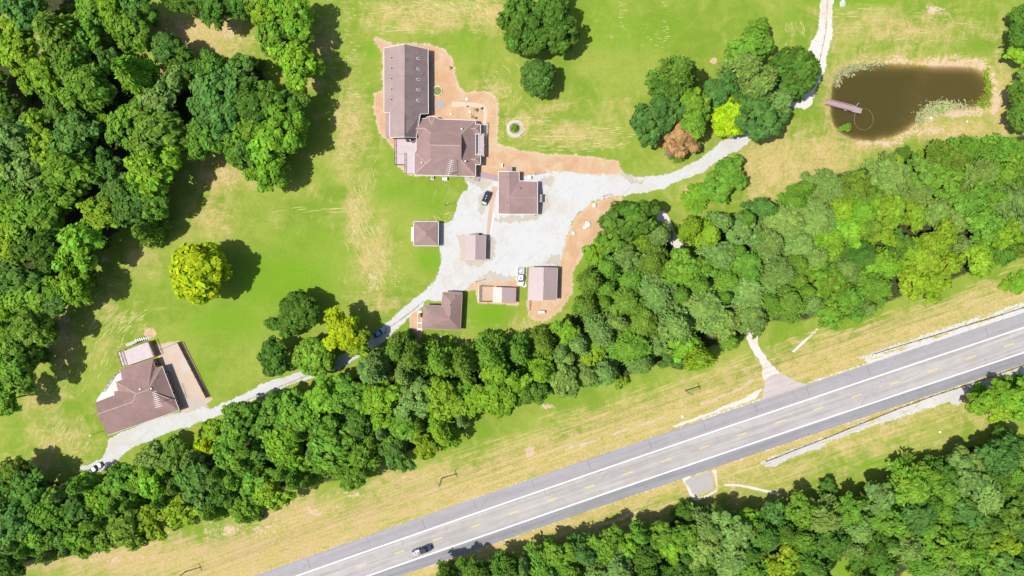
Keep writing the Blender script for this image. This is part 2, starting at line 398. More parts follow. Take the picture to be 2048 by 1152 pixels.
def ground_material():
    m, nt, b = nmat('meadow_ground')
    co = world_pos(nt)
    def attr(nm):
        a = node(nt, 'ShaderNodeAttribute', attribute_name=nm)
        s = node(nt, 'ShaderNodeSeparateColor')
        nt.links.new(a.outputs['Color'], s.inputs[0])
        return s.outputs
    A, B = attr('soil_a'), attr('soil_b')
    big = noise(nt, co, 0.045, 4, 0.6, 0.6)
    mid = noise(nt, co, 0.22, 5, 0.65, 0.8)
    fin = noise(nt, co, 1.3, 5, 0.7, 0.4)
    vfin = noise(nt, co, 5.0, 3, 0.7)
    strk = noise(nt, co, 1.0, 4, 0.65, 0.5, vscale=(0.10, 0.75, 1.0), rot=R(4))
    strk2 = noise(nt, co, 1.0, 4, 0.65, 0.4, vscale=(0.85, 0.09, 1.0), rot=R(-14))
    sub = lambda x, k: mth(nt, 'MULTIPLY', mth(nt, 'SUBTRACT', x, 0.5), k)
    add = lambda *xs: xs[0] if len(xs) == 1 else mth(nt, 'ADD', xs[0], add(*xs[1:]))
    # grass
    g = mixc(nt, ramp(nt, add(mth(nt, 'MULTIPLY', big, 0.6), mth(nt, 'MULTIPLY', mid, 0.4)), 0.2, 0.8), (0.165, 0.268, 0.022), (0.290, 0.340, 0.058))
    g = mixc(nt, ramp(nt, add(B[1], sub(mid, 0.5), sub(big, 0.3)), 0.25, 0.95), g, (0.152, 0.300, 0.012))
    g = mixc(nt, mth(nt, 'MULTIPLY', ramp(nt, fin, 0.45, 1.0), 0.40), g, (0.105, 0.20, 0.016))
    g = mixc(nt, mth(nt, 'MULTIPLY', ramp(nt, vfin, 0.45, 1.0), 0.42), g, (0.35, 0.38, 0.10))
    # dry grass
    strk3 = noise(nt, co, 1.0, 4, 0.65, 0.35, vscale=(0.05, 0.85, 1.0), rot=R(18.9))
    sx = node(nt, 'ShaderNodeSeparateXYZ'); nt.links.new(co, sx.inputs[0])
    # south of the wood the mower runs with the road, elsewhere across the lawn
    rd = mth(nt, 'SUBTRACT', sx.outputs['Y'], mth(nt, 'MULTIPLY', sx.outputs['X'], 0.342))
    south = ramp(nt, rd, -38, -30, 1.0, 0.0)
    lawn = mth(nt, 'MAXIMUM', strk, strk2)
    st = add(mth(nt, 'MULTIPLY', lawn, mth(nt, 'SUBTRACT', 1.0, south)), mth(nt, 'MULTIPLY', mth(nt, 'MULTIPLY', strk3, 1.1), south))
    dn = add(A[1], sub(mid, 0.6), sub(st, 0.6), sub(fin, 0.25))
    straw = mixc(nt, ramp(nt, fin, 0.2, 0.8), (0.43, 0.328, 0.108), (0.565, 0.415, 0.198))
    straw = mixc(nt, mth(nt, 'MULTIPLY', ramp(nt, mid, 0.55, 0.95), 0.5), straw, (0.56, 0.44, 0.24))
    straw = mixc(nt, mth(nt, 'MULTIPLY', mth(nt, 'MULTIPLY', ramp(nt, strk3, 0.55, 0.95), south), 0.55), straw, (0.60, 0.48, 0.27))
    straw = mixc(nt, mth(nt, 'MULTIPLY', mth(nt, 'MULTIPLY', ramp(nt, strk3, 0.0, 0.35, 1.0, 0.0), south), 0.5), straw, (0.28, 0.26, 0.06))
    straw = mixc(nt, mth(nt, 'MULTIPLY', B[2], ramp(nt, add(mid, sub(strk3, 0.5)), 0.25, 0.8, 0.1, 0.8)), straw, (0.52, 0.35, 0.215))
    g = mixc(nt, mth(nt, 'MULTIPLY', ramp(nt, dn, 0.18, 1.0), 0.88), g, straw)
    # leaf litter and undergrowth below the trees
    lit = mixc(nt, ramp(nt, fin, 0.2, 0.8), (0.030, 0.042, 0.014), (0.075, 0.080, 0.030))
    ln = add(B[0], sub(mid, 0.4), sub(fin, 0.3))
    g = mixc(nt, ramp(nt, ln, 0.45, 0.85), g, lit)
    # bare clay
    clay = mixc(nt, ramp(nt, mid, 0.15, 0.85), (0.505, 0.305, 0.170), (0.55, 0.395, 0.262))
    clay = mixc(nt, mth(nt, 'MULTIPLY', ramp(nt, fin, 0.55, 1.0), 0.40), clay, (0.62, 0.50, 0.39))
    clay = mixc(nt, mth(nt, 'MULTIPLY', ramp(nt, noise(nt, co, 0.6, 4, 0.7, 1.0), 0.6, 1.0), 0.35), clay, (0.42, 0.26, 0.14))
    cn = add(A[0], sub(mid, 0.42), sub(fin, 0.55), sub(vfin, 0.15))
    rim = mth(nt, 'MULTIPLY', ramp(nt, cn, 0.36, 0.50), ramp(nt, cn, 0.52, 0.80, 1.0, 0.0))
    clay = mixc(nt, mth(nt, 'MULTIPLY', rim, 0.55), clay, (0.66, 0.53, 0.40))
    g = mixc(nt, ramp(nt, cn, 0.40, 0.60), g, clay)
    # gravel spill
    gv = mixc(nt, ramp(nt, fin, 0.15, 0.85), (0.46, 0.44, 0.39), (0.61, 0.60, 0.575))
    gn = add(A[2], sub(mid, 0.25), sub(fin, 0.55), sub(vfin, 0.2))
    g = mixc(nt, ramp(nt, gn, 0.45, 0.62), g, gv)
    nt.links.new(g, b.inputs['Base Color'])
    b.inputs['Roughness'].default_value = 0.95
    b.inputs['Specular IOR Level'].default_value = 0.1
    bump(nt, b, mth(nt, 'ADD', fin, mth(nt, 'MULTIPLY', vfin, 0.4)), 0.5, 0.12)
    return m

rng = random.Random(7)
def ragged(poly, step=0.5, amp=0.35, seed=1):
    """world outline of a plan polygon with an uneven edge"""
    rr = random.Random(seed)
    P = [W(*p) for p in poly]
    out = []
    n = len(P)
    ph = [(rr.uniform(0, 6.28), rr.uniform(0.35, 0.6) * 2 ** k, 0.6 ** k) for k in range(4)]
    s = 0.0
    # Catmull-Rom smoothing of the outline
    for i in range(n):
        p0, p1, p2, p3 = P[i - 1], P[i], P[(i + 1) % n], P[(i + 2) % n]
        L = (p2 - p1).length
        m = max(1, int(L / step))
        for k in range(m):
            t = k / m
            q = 0.5 * ((2 * p1) + (p2 - p0) * t + (2 * p0 - 5 * p1 + 4 * p2 - p3) * t * t + (3 * p1 - p0 - 3 * p2 + p3) * t ** 3)
            q = p1.lerp(p2, t) * 0.45 + q * 0.55
            d = (p2 - p1).normalized()
            nn = Vector((-d.y, d.x, 0))
            s += L / m
            o = sum(a * math.sin(f * s + p) for p, f, a in ph) * amp * 0.5 + rr.uniform(-1, 1) * amp * 0.45
            out.append(q + nn * o)
    return out

def sheet(name, pts, z, mat, kind='structure', parent=None):
    me = bpy.data.meshes.new(name)
    if area2(pts) < 0: pts = list(reversed(pts))
    V, _e, F, *_r = delaunay_2d_cdt([Vector((p[0], p[1])) for p in pts], [], [list(range(len(pts)))], 1, 1e-4)
    me.from_pydata([(v.x, v.y, z) for v in V], [], [list(f) for f in F]); me.update()
    me.materials.append(mat)
    o = bpy.data.objects.new(name, me)
    link(o, parent)
    if kind: o['kind'] = kind
    return o

def gravel_material(name, base, grey, beige, k=1.0):
    m, nt, b = nmat(name)
    co = world_pos(nt)
    n1 = noise(nt, co, 0.12, 5, 0.6, 0.8)
    n2 = noise(nt, co, 0.7, 5, 0.7, 1.2)
    n3 = noise(nt, co, 4.0, 3, 0.7)
    tr = noise(nt, co, 1.0, 4, 0.65, 0.8, vscale=(0.12, 0.9, 1), rot=R(40))
    c = mixc(nt, ramp(nt, n1, 0.45, 0.95), base, beige)
    c = mixc(nt, mth(nt, 'MULTIPLY', ramp(nt, n2, 0.55, 1.0), 0.60 * k), c, grey)
    c = mixc(nt, mth(nt, 'MULTIPLY', ramp(nt, tr, 0.6, 1.0), 0.45 * k), c, grey)
    c = mixc(nt, mth(nt, 'MULTIPLY', ramp(nt, n3, 0.55, 1.0), 0.30), c, tuple(x * 0.70 for x in base))
    nt.links.new(c, b.inputs['Base Color'])
    b.inputs['Roughness'].default_value = 0.9
    b.inputs['Specular IOR Level'].default_value = 0.15
    bump(nt, b, mth(nt, 'ADD', n2, n3), 0.4, 0.05)
    return m

make_ground()
M = {}
M['gravel'] = gravel_material('white_gravel', (0.535, 0.535, 0.528), (0.375, 0.37, 0.35), (0.51, 0.475, 0.415))
M['track'] = gravel_material('pale_track', (0.62, 0.58, 0.53), (0.50, 0.46, 0.41), (0.58, 0.50, 0.42))
M['concrete'] = gravel_material('pale_concrete', (0.62, 0.62, 0.60), (0.52, 0.51, 0.50), (0.58, 0.56, 0.52), 0.5)
M['path'] = gravel_material('brown_path', (0.49, 0.36, 0.27), (0.44, 0.31, 0.22), (0.52, 0.40, 0.30), 0.5)
sheet('gravel_drive', ragged(GRAVEL, 0.6, 0.55, 3), 0.012, M['gravel'])
sheet('gravel_track', ragged(TRACK_N, 0.6, 0.6, 5), 0.008, M['track'])
sheet('woodland_track', ragged(TRACK_WOOD, 0.7, 0.5, 6), 0.008, M['track'])
sheet('patio', ragged(CONC_PATIO, 1.0, 0.08, 8), 0.016, M['concrete'])
sheet('path', [W(984,372),W(996,374),W(990,395),(W(984,430)),W(980,470),W(973,470),W(976,430),W(981,398)], 0.028, M['path'])
sheet('path', ragged([(905,203),(928,204),(955,206),(970,212),(975,225),(972,245),(966,245),(967,226),(962,215),(930,213),(905,214)], 0.5, 0.12, 9), 0.010,
      gravel_material('clay_path', (0.60, 0.47, 0.35), (0.52, 0.40, 0.30), (0.62, 0.50, 0.38), 0.4))

worn = gravel_material('worn_gravel', (0.45, 0.41, 0.35), (0.36, 0.34, 0.30), (0.50, 0.43, 0.34), 1.2)
weedy = gravel_material('weedy_rut', (0.36, 0.34, 0.26), (0.27, 0.29, 0.17), (0.44, 0.40, 0.32), 1.2)
for k, q in enumerate([[(993,433),(1020,431),(1050,433),(1078,430),(1070,440),(1040,446),(1010,444),(992,440)],
                       [(918,478),(928,470),(976,470),(986,485),(990,505),(982,525),(960,530),(935,528),(922,512),(916,495)],
                       [(1078,392),(1094,398),(1098,410),(1086,424),(1077,430)], [(1080,352),(1100,350),(1108,360),(1096,372),(1082,368)],
                       [(955,556),(985,548),(1020,551),(1040,556),(1030,562),(990,560),(960,564)], [(930,360),(960,354),(985,362),(975,372),(945,372)],
                       [(1096,515),(1112,510),(1120,522),(1112,532),(1090,532)], [(376,800),(396,798),(420,812),(400,820),(380,818)],
                       [(962,380),(972,378),(966,420),(958,424)], [(1240,350),(1262,352),(1290,360),(1270,364),(1245,358)]]):
    sheet('worn_patch', ragged(q, 0.4, 1.0, 50 + k), 0.016 + 0.0006 * k, worn)
def rut(pts, w, z, mat, seed):
    rr = random.Random(seed); P = [W(*p) for p in pts]; L = []; Rr = []
    for a, b in zip(P, P[1:]):
        d = (b - a).normalized(); sd = Vector((-d.y, d.x, 0)); n = max(2, int((b - a).length / .5))
        for i in range(n):
            c = a.lerp(b, i / n) + sd * rr.uniform(-.08, .08)
            ww = w * rr.uniform(.15, 1.0)
            L.append(c + sd * ww); Rr.append(c - sd * ww)
    sheet('wheel_rut', L + Rr[::-1], z, mat)
for k, (q, w) in enumerate([([(770,660),(800,640),(825,622),(850,600)], .35), ([(480,806),(540,781),(610,753),(665,738)], .35), ([(1655,0),(1652,60),(1640,120),(1620,170)], .3)]):
    rut(q, w, 0.023 + 0.0006 * k, weedy, 70 + k)

# ---- highway
def asphalt(name, col, var, along):
    m, nt, b = nmat(name)
    co = world_pos(nt)
    n1 = noise(nt, co, 0.25, 4, 0.6)
    n2 = noise(nt, co, 7.0, 3, 0.7)
    st = noise(nt, co, 1.0, 4, 0.6, 0.2, vscale=(0.03, 0.9, 1), rot=along)
    f = mth(nt, 'ADD', mth(nt, 'MULTIPLY', st, 0.6), mth(nt, 'ADD', mth(nt, 'MULTIPLY', n1, 0.25), mth(nt, 'MULTIPLY', n2, 0.15)))
    c = mixc(nt, ramp(nt, f, 0.2, 0.8), tuple(x * (1 - var) for x in col), tuple(x * (1 + var) for x in col))
    vor = node(nt, 'ShaderNodeTexVoronoi', feature='DISTANCE_TO_EDGE')
    vor.inputs['Scale'].default_value = 0.11
    mpv = node(nt, 'ShaderNodeMapping', vector_type='TEXTURE'); mpv.inputs['Scale'].default_value = (2.0, 1.0, 1)
    mpv.inputs['Rotation'].default_value = (0, 0, along)
    dn = node(nt, 'ShaderNodeTexNoise'); dn.inputs['Scale'].default_value = 0.8
    nt.links.new(co, dn.inputs['Vector'])
    add = node(nt, 'ShaderNodeVectorMath', operation='ADD')
    nt.links.new(co, add.inputs[0]); nt.links.new(dn.outputs['Color'], add.inputs[1])
    nt.links.new(add.outputs[0], mpv.inputs['Vector']); nt.links.new(mpv.outputs[0], vor.inputs['Vector'])
    crack = ramp(nt, vor.outputs['Distance'], 0.0, 0.010, 1.0, 0.0)
    crack = mth(nt, 'MULTIPLY', crack, ramp(nt, n1, 0.5, 0.6))
    c = mixc(nt, mth(nt, 'MULTIPLY', crack, 0.55), c, tuple(x * 0.45 for x in col))
    nt.links.new(c, b.inputs['Base Color'])
    b.inputs['Roughness'].default_value = 0.85
    b.inputs['Specular IOR Level'].default_value = 0.25
    return m
ALONG = math.atan(0.342)
M['lane'] = asphalt('worn_travel_lanes', (0.390, 0.366, 0.350), 0.17, ALONG)
M['shoulder_n'] = asphalt('grey_shoulder', (0.325, 0.305, 0.315), 0.10, ALONG)
M['shoulder_s'] = asphalt('dark_shoulder', (0.255, 0.248, 0.264), 0.14, ALONG)
M['apron'] = asphalt('apron_asphalt', (0.47, 0.41, 0.385), 0.08, ALONG)
M['line_white'] = simple('white_road_paint', (0.80, 0.80, 0.80), 0.7, var=0.08, scale=3)
M['line_yellow'] = simple('faded_yellow_paint', (0.72, 0.50, 0.17), 0.7, var=0.12, scale=3)
def road_pt(x, off):
    """plan point at x on the highway axis, off metres to the upper (+) side"""
    p = W(x, hwy_y(x)); q = W(x + 1, hwy_y(x + 1))
    d = (q - p).normalized()
    return p + Vector((-d.y, d.x, 0)) * off
def ribbon(x0, x1, o0, o1, step=24, rag=0.0, seed=0):
    rr = random.Random(seed)
    xs = np.arange(x0, x1 + 1, step)
    a = [road_pt(x, o0 + rr.uniform(-rag, rag)) for x in xs]
    b = [road_pt(x, o1 + rr.uniform(-rag, rag)) for x in xs]
    return a + b[::-1]
X0, X1 = 380, 2150
def strip(name, x0, x1, o0, o1, z, mat, step=24, parent=None, kind=None, rag0=0, rag1=0, seed=0):
    rr = random.Random(seed)
    xs = np.arange(x0, x1 + 1, step)
    v = []; f = []
    for x in xs:
        v.append(road_pt(x, o0 + rr.uniform(-rag0, rag0))); v.append(road_pt(x, o1 + rr.uniform(-rag1, rag1)))
    for i in range(len(xs) - 1): f.append((2 * i, 2 * i + 2, 2 * i + 3, 2 * i + 1))
    me = bpy.data.meshes.new(name)
    me.from_pydata([(p.x, p.y, z) for p in v], [], f); me.update()
    me.materials.append(mat)
    o = link(bpy.data.objects.new(name, me), parent)
    if kind: o['kind'] = kind
    return o
road = strip('road', X0, X1, -3.95, 3.9, 0.034, M['lane'], kind='structure')
strip('shoulder', X0, X1, 3.85, 8.05, 0.028, M['shoulder_n'], 5, parent=road, rag1=0.12, seed=2)
strip('shoulder', X0, X1, -6.95, -3.9, 0.028, M['shoulder_s'], 5, parent=road, rag0=0.10, seed=3)
strip('edge_line', X0, X1, 3.46, 3.80, 0.040, M['line_white'], parent=road)
strip('edge_line', X0, X1, -3.80, -3.46, 0.040, M['line_white'], parent=road)
for i in range(-4, 20):
    xc = 723 + i * 76.15
    strip('centre_dash', xc - 9.5, xc + 9.5, -0.15, 0.15, 0.040, M['line_yellow'], 19, parent=road)
M["tar"] = simple("tar_seal", (0.21, 0.20, 0.205))
for k, x in enumerate(range(420, 2140, 37)):
    if rng.random() < 0.75:
        x += rng.uniform(-14, 14)
        strip('patched_crack', x, x + rng.choice([0.4, 0.6, 0.9]), 4.4 + rng.uniform(0, .8), 7.4, 0.0325, M["tar"], 0.4, parent=road) if k % 3 == 0 else None
ap = [(1526,806),(1529,770),(1533,757),(1545,750),(1562,747),(1578,754),(1598,765),(1618,771),(1590,790)]
sheet('driveway_apron', ragged(ap, 0.8, 0.10, 12), 0.022, M['apron'])
ap2 = [(1370,962),(1395,950),(1420,941),(1424,958),(1428,977),(1408,985),(1388,991),(1380,976)]
sheet('driveway_apron', ragged(ap2, 0.8, 0.15, 13), 0.022, gravel_material('broken_apron', (0.40, 0.37, 0.36), (0.48, 0.46, 0.44), (0.36, 0.34, 0.33)))
sheet('gravel_margin', ragged([(1365,958),(1380,952),(1392,996),(1432,979),(1424,940),(1432,940),(1434,984),(1388,1001)], 0.7, 0.2, 14), 0.018, M['track'])
sheet('path', ragged([(1448,968),(1475,969),(1500,972),(1530,979),(1562,986),(1560,990),(1528,984),(1498,977),(1472,973),(1449,972)], 0.6, 0.12, 15), 0.010, M['track'])
sheet('ditch_slab', ragged([(1583,703),(1608,680),(1633,657),(1637,658),(1612,683),(1588,705)], 0.6, 0.08, 16), 0.012, M['concrete'])
ditch = gravel_material('dry_ditch', (0.50, 0.41, 0.26), (0.36, 0.29, 0.16), (0.54, 0.44, 0.30), 1.3)
for i, q in enumerate([[(1128,899),(1160,888),(1200,874),(1202,878),(1162,892),(1130,902)],[(1222,868),(1260,855),(1300,842),(1330,832),(1332,835),(1300,846),(1260,859),(1224,871)],
                       [(1400,806),(1430,797),(1470,779),(1504,757),(1507,761),(1474,784),(1432,802),(1402,810)],[(1180,1053),(1220,1042),(1262,1026),(1280,1020),(1281,1023),(1264,1030),(1222,1046),(1182,1057)]]):
    sheet('dry_ditch', ragged(q, 0.4, 0.45, 20 + i), 0.009, ditch)
sheet('gravel_margin', ragged([(1345,853),(1400,831),(1450,812),(1490,794),(1522,776),(1525,780),(1510,796),(1470,812),(1430,826),(1390,840),(1348,856)], 0.6, 0.3, 31), 0.009, M['track'])
rip = [(1728,722),(1752,712),(1800,696),(1850,680),(1900,664),(1950,648),(2000,630),(2080,604),(2080,622),(2000,648),(1940,668),(1880,686),(1820,702),(1770,718),(1735,728)]
sheet('riprap_strip', ragged(rip, 0.5, 0.7, 32), 0.010, gravel_material('riprap', (0.56, 0.54, 0.51), (0.36, 0.35, 0.33), (0.60, 0.57, 0.52), 1.4))
rip2 = [(1520,924),(1540,918),(1600,895),(1660,871),(1720,848),(1780,825),(1850,798),(1920,774),(1990,752),(2080,722),(2080,742),(1990,764),(1930,792),(1915,812),(1892,806),(1850,815),(1790,834),(1740,850),(1680,876),(1620,902),(1560,925),(1528,936)]
sheet('riprap_strip', ragged(rip2, 0.5, 0.6, 33), 0.010, gravel_material('riprap_south', (0.50, 0.48, 0.46), (0.34, 0.33, 0.32), (0.60, 0.56, 0.50), 1.3))

# ---- pond
def water_material():
    m, nt, b = nmat('murky_water')
    out = nt.nodes['Material Output']
    nt.nodes.remove(b)
    tr = node(nt, 'ShaderNodeBsdfTransparent')
    gl = node(nt, 'ShaderNodeBsdfGlossy'); gl.inputs['Roughness'].default_value = 0.04
    fr = node(nt, 'ShaderNodeFresnel'); fr.inputs['IOR'].default_value = 1.33
    bp = node(nt, 'ShaderNodeBump'); bp.inputs['Strength'].default_value = 0.12; bp.inputs['Distance'].default_value = 0.05
    nt.links.new(noise(nt, world_pos(nt), 1.6, 3, 0.6), bp.inputs['Height'])
    nt.links.new(bp.outputs[0], gl.inputs['Normal']); nt.links.new(bp.outputs[0], fr.inputs['Normal'])
    mx = node(nt, 'ShaderNodeMixShader')
    nt.links.new(fr.outputs[0], mx.inputs[0]); nt.links.new(tr.outputs[0], mx.inputs[1]); nt.links.new(gl.outputs[0], mx.inputs[2])
    nt.links.new(mx.outputs[0], out.inputs['Surface'])
    sc = node(nt, 'ShaderNodeVolumeScatter'); sc.inputs['Color'].default_value = (0.42, 0.385, 0.150, 1); sc.inputs['Density'].default_value = 0.75
    ab = node(nt, 'ShaderNodeVolumeAbsorption'); ab.inputs['Color'].default_value = (0.50, 0.42, 0.10, 1); ab.inputs['Density'].default_value = 0.95
    ad = node(nt, 'ShaderNodeAddShader')
    nt.links.new(sc.outputs[0], ad.inputs[0]); nt.links.new(ab.outputs[0], ad.inputs[1])
    nt.links.new(ad.outputs[0], out.inputs['Volume'])
    return m
pw = [W(*p) for p in POND]
c0 = sum(pw, Vector()) / len(pw)
big = offset_poly(pw, -2.6)
wb = MB().prism(big, -5.0, -0.40)
wo = wb.build('pond_water', water_material()); tag(wo, kind='structure')
# ------------------------------------------------------------------ buildings
def shingle(name, col, rot=0.0, stain=0.0):
    m, nt, b = nmat(name)
    co = world_pos(nt)
    n1 = noise(nt, co, 0.16, 5, 0.65, 1.0)
    n2 = noise(nt, co, 1.0, 4, 0.6, 0.3, vscale=(0.35, 2.2, 1), rot=rot)
    n3 = noise(nt, co, 9.0, 2, 0.6)
    f = mth(nt, 'ADD', mth(nt, 'MULTIPLY', n1, 0.5), mth(nt, 'ADD', mth(nt, 'MULTIPLY', n2, 0.22), mth(nt, 'MULTIPLY', n3, 0.28)))
    c = mixc(nt, ramp(nt, f, 0.2, 0.8), tuple(x * 0.84 for x in col), tuple(x * 1.10 for x in col))
    if stain:
        n4 = noise(nt, co, 1.0, 5, 0.65, 0.6, vscale=(0.16, 0.6, 1), rot=rot)
        c = mixc(nt, mth(nt, 'MULTIPLY', ramp(nt, n4, 0.45, 1.0), stain), c, tuple(x * 0.45 for x in col))
    nt.links.new(c, b.inputs['Base Color'])
    b.inputs['Roughness'].default_value = 0.85
    b.inputs['Specular IOR Level'].default_value = 0.25
    bump(nt, b, n3, 0.25, 0.03)
    return m
M['roof'] = shingle('brown_shingles', (0.300, 0.202, 0.186))
M['roof_dark'] = shingle('dull_brown_shingles', (0.335, 0.250, 0.238))
M['roof_stained'] = shingle('darker_stained_shingles', (0.270, 0.202, 0.198), 0.0, 0.5)  # streak stains over a base tone darker than the west slope
M['roof_tilt'] = shingle('faded_brown_shingles', (0.285, 0.184, 0.170), R(-70), 0.22)
M['metal_roof'] = simple('mauve_metal_roofing', (0.375, 0.285, 0.285), 0.45, 0.0, 0.06, 0.5, 0.5, streak=(6, 0.3, 1))
M['metal_pale'] = simple('pale_metal_roofing', (0.49, 0.40, 0.415), 0.45, 0.0, 0.06, 0.5, 0.5)
M['metal_beige'] = simple('beige_metal_roofing', (0.52, 0.42, 0.38), 0.5, 0.0, 0.06, 0.5, 0.45)
M['cap'] = simple('tan_ridge_caps', (0.46, 0.315, 0.26), 0.8)
M['white'] = simple('white_trim', (0.78, 0.76, 0.76), 0.5, var=0.06)
M['siding'] = simple('brown_siding', (0.30, 0.21, 0.17), 0.8, var=0.12, streak=(0.4, 0.4, 14))
M['siding_tan'] = simple('tan_siding', (0.45, 0.36, 0.28), 0.8, var=0.1, streak=(0.4, 0.4, 14))
M['deck'] = simple('mauve_decking', (0.54, 0.45, 0.465), 0.65, var=0.07, scale=0.8)
M['deck_edge'] = simple('brown_timber', (0.13, 0.075, 0.065), 0.8)
M['dock_wood'] = simple('mauve_dock_boards', (0.40, 0.28, 0.295), 0.7, var=0.08)
M['timber'] = simple('weathered_timber', (0.40, 0.27, 0.20), 0.85, var=0.15)
M['black'] = simple('black_metal', (0.02, 0.02, 0.025), 0.5)
M['steel'] = simple('galvanised_steel', (0.52, 0.52, 0.54), 0.4, 0.6, 0.08)
M['white_metal'] = simple('white_enamel', (0.80, 0.80, 0.80), 0.35, var=0.05)
M['grey'] = simple('grey_paint', (0.36, 0.36, 0.38), 0.6)
M['terra'] = simple('terracotta', (0.42, 0.17, 0.13), 0.7)
M['glass'] = simple('dark_window_glass', (0.02, 0.025, 0.03), 0.08, spec=0.6)
M['stone'] = simple('pale_paving_stone', (0.55, 0.48, 0.44), 0.9, var=0.16, scale=2)
M['slate'] = simple('grey_paving_slab', (0.38, 0.36, 0.37), 0.9, var=0.15, scale=2)
M['curb'] = simple('white_curb', (0.66, 0.60, 0.52), 0.8, var=0.1)

def solid_roof(root, faces, mat, name='roof', thick=0.16, parent=None):
    """faces: plan points (x, y, height); returns the roof part and its free edges"""
    key = {}; V = []; F = []
    for fc in faces:
        idx = []
        for p in fc:
            k = (round(p[0], 1), round(p[1], 1), round(p[2], 2))
            if k not in key:
                key[k] = len(V); V.append(W(*p))
            idx.append(key[k])
        # counter-clockwise seen from above
        if area2([V[i] for i in idx]) < 0: idx.reverse()
        F.append(idx)
    edges = {}
    for idx in F:
        for i in range(len(idx)):
            a, b = idx[i], idx[(i + 1) % len(idx)]
            edges.setdefault((min(a, b), max(a, b)), []).append((a, b))
    free = [e[0] for e in edges.values() if len(e) == 1]
    n = len(V)
    mb = MB()
    mb.v = [tuple(v) for v in V] + [(v.x, v.y, v.z - thick) for v in V]
    mb.f = [tuple(i) for i in F] + [tuple(n + j for j in reversed(i)) for i in F] + [(a, n + a, n + b, b) for a, b in free]
    o = mb.build(name, mat, root, parent, fix=False)
    return o, [(V[a], V[b]) for a, b in free]

def fascia(root, roof, edges, mat=None, w=0.13, h=0.20, min_len=0.6):
    for a, b in edges:
        if (b - a).length < min_len: continue
        d = (b - a).normalized()
        out = Vector((d.y, -d.x, 0)).normalized()
        off = out * (w / 2 + 0.003) + Vector((0, 0, -h / 2 + 0.035))
        MB().beam(a + off + d * 0.01, b + off - d * 0.01, w, h).build('fascia', mat or M['white'], root, roof)

def ridge_caps(root, roof, segs, mat=None, w=0.30):
    for a, b in segs:
        a = W(*a); b = W(*b)
        d = (b - a).normalized()
        s = Vector((-d.y, d.x, 0)).normalized() * w / 2
        up = Vector((0, 0, 0.07))
        lo = Vector((0, 0, -0.05))
        mb = MB()
        mb.quadbox([a + s + lo, a - s + lo, b - s + lo, b + s + lo], [a + s * 0.8 + up * .6, a - s * 0.8 + up * .6, b - s * 0.8 + up * .6, b + s * 0.8 + up * .6])
        mb.build('ridge_cap', mat or M['cap'], root, roof)

def walls(root, eave_px, eave_h, mat, inset=0.4, door=None, windows=True, step=3.4, extra=0.0):
    P = [W(x, y, eave_h) for x, y in eave_px]
    Q = offset_poly(P, inset)
    mb = MB().prism([(q.x, q.y) for q in Q], 0.0, eave_h - 0.10 + extra)
    wall = mb.build('wall', mat, root)
    n = len(Q)
    for i in range(n):
        a, b = Q[i], Q[(i + 1) % n]
        L = (b - a).length
        d = (b - a).normalized(); out = Vector((d.y, -d.x))
        ang = math.atan2(d.y, d.x)
        if door is not None and i in door and L > 1.5:
            c = a.lerp(b, 0.5)
            MB().box((c.x + out.x * 0.03, c.y + out.y * 0.03, 1.04), (0.95, 0.08, 2.05), ang).build('door', M['white'], root)
            continue
        if not windows or L < 2.4: continue
        k = max(1, int(L / step))
        for j in range(k):
            c = a.lerp(b, (j + 0.5) / k)
            fr = MB().box((c.x + out.x * 0.03, c.y + out.y * 0.03, 1.55), (1.15, 0.07, 1.25), ang).build('window', M['white'], root)
            MB().box((c.x + out.x * 0.055, c.y + out.y * 0.055, 1.55), (0.95, 0.06, 1.05), ang).build('pane', M['glass'], root, fr)
    return wall, Q

def gable_wall(root, pts, mat):
    """upright triangle or polygon under a gable; pts: plan points with heights"""
    P = [W(*p) for p in pts]
    d = (P[1] - P[0]); d.z = 0; d.normalize()
    s = Vector((-d.y, d.x, 0)) * 0.06
    MB().quadbox([p - s for p in P], [p + s for p in P]).build('gable', mat, root)

def vents(root, roof, pts, mat=None, r=0.19, h=0.45):
    for x, y, z in pts:
        p = W(x, y, z)
        v = MB().tube(p - Vector((0, 0, 0.15)), p + Vector((0, 0, h)), r * 0.7, r * 0.7, 10).tube(p + Vector((0, 0, h)), p + Vector((0, 0, h + .1)), r * 1.15, r * .8, 10)
        v.build('roof_vent', mat or M['steel'], root, roof)

def seams(root, roof, quads, n, mat, w=0.05, h=0.035):
    """raised standing seams over a slope given by its four corners (eave a-b, ridge d-c)"""
    mb = MB()
    for a, b, c, d in quads:
        a, b, c, d = W(*a), W(*b), W(*c), W(*d)
        for i in range(n + 1):
            t = (i + .02) / (n + .04)
            mb.beam(a.lerp(b, t) + Vector((0, 0, .015)), d.lerp(c, t) + Vector((0, 0, .015)), w, h)
    o = mb.build('standing_seams', mat, root, roof)
    o['kind'] = 'stuff'

def center(pts):
    x = sum(p[0] for p in pts) / len(pts); y = sum(p[1] for p in pts) / len(pts)
    return W(x, y)

def Z(k, ox, oy):
    """reader of enlarged plan sheets: k times enlarged, corner at ox, oy"""
    return lambda x, y, *h: (ox + x / k, oy + y / k, *h)

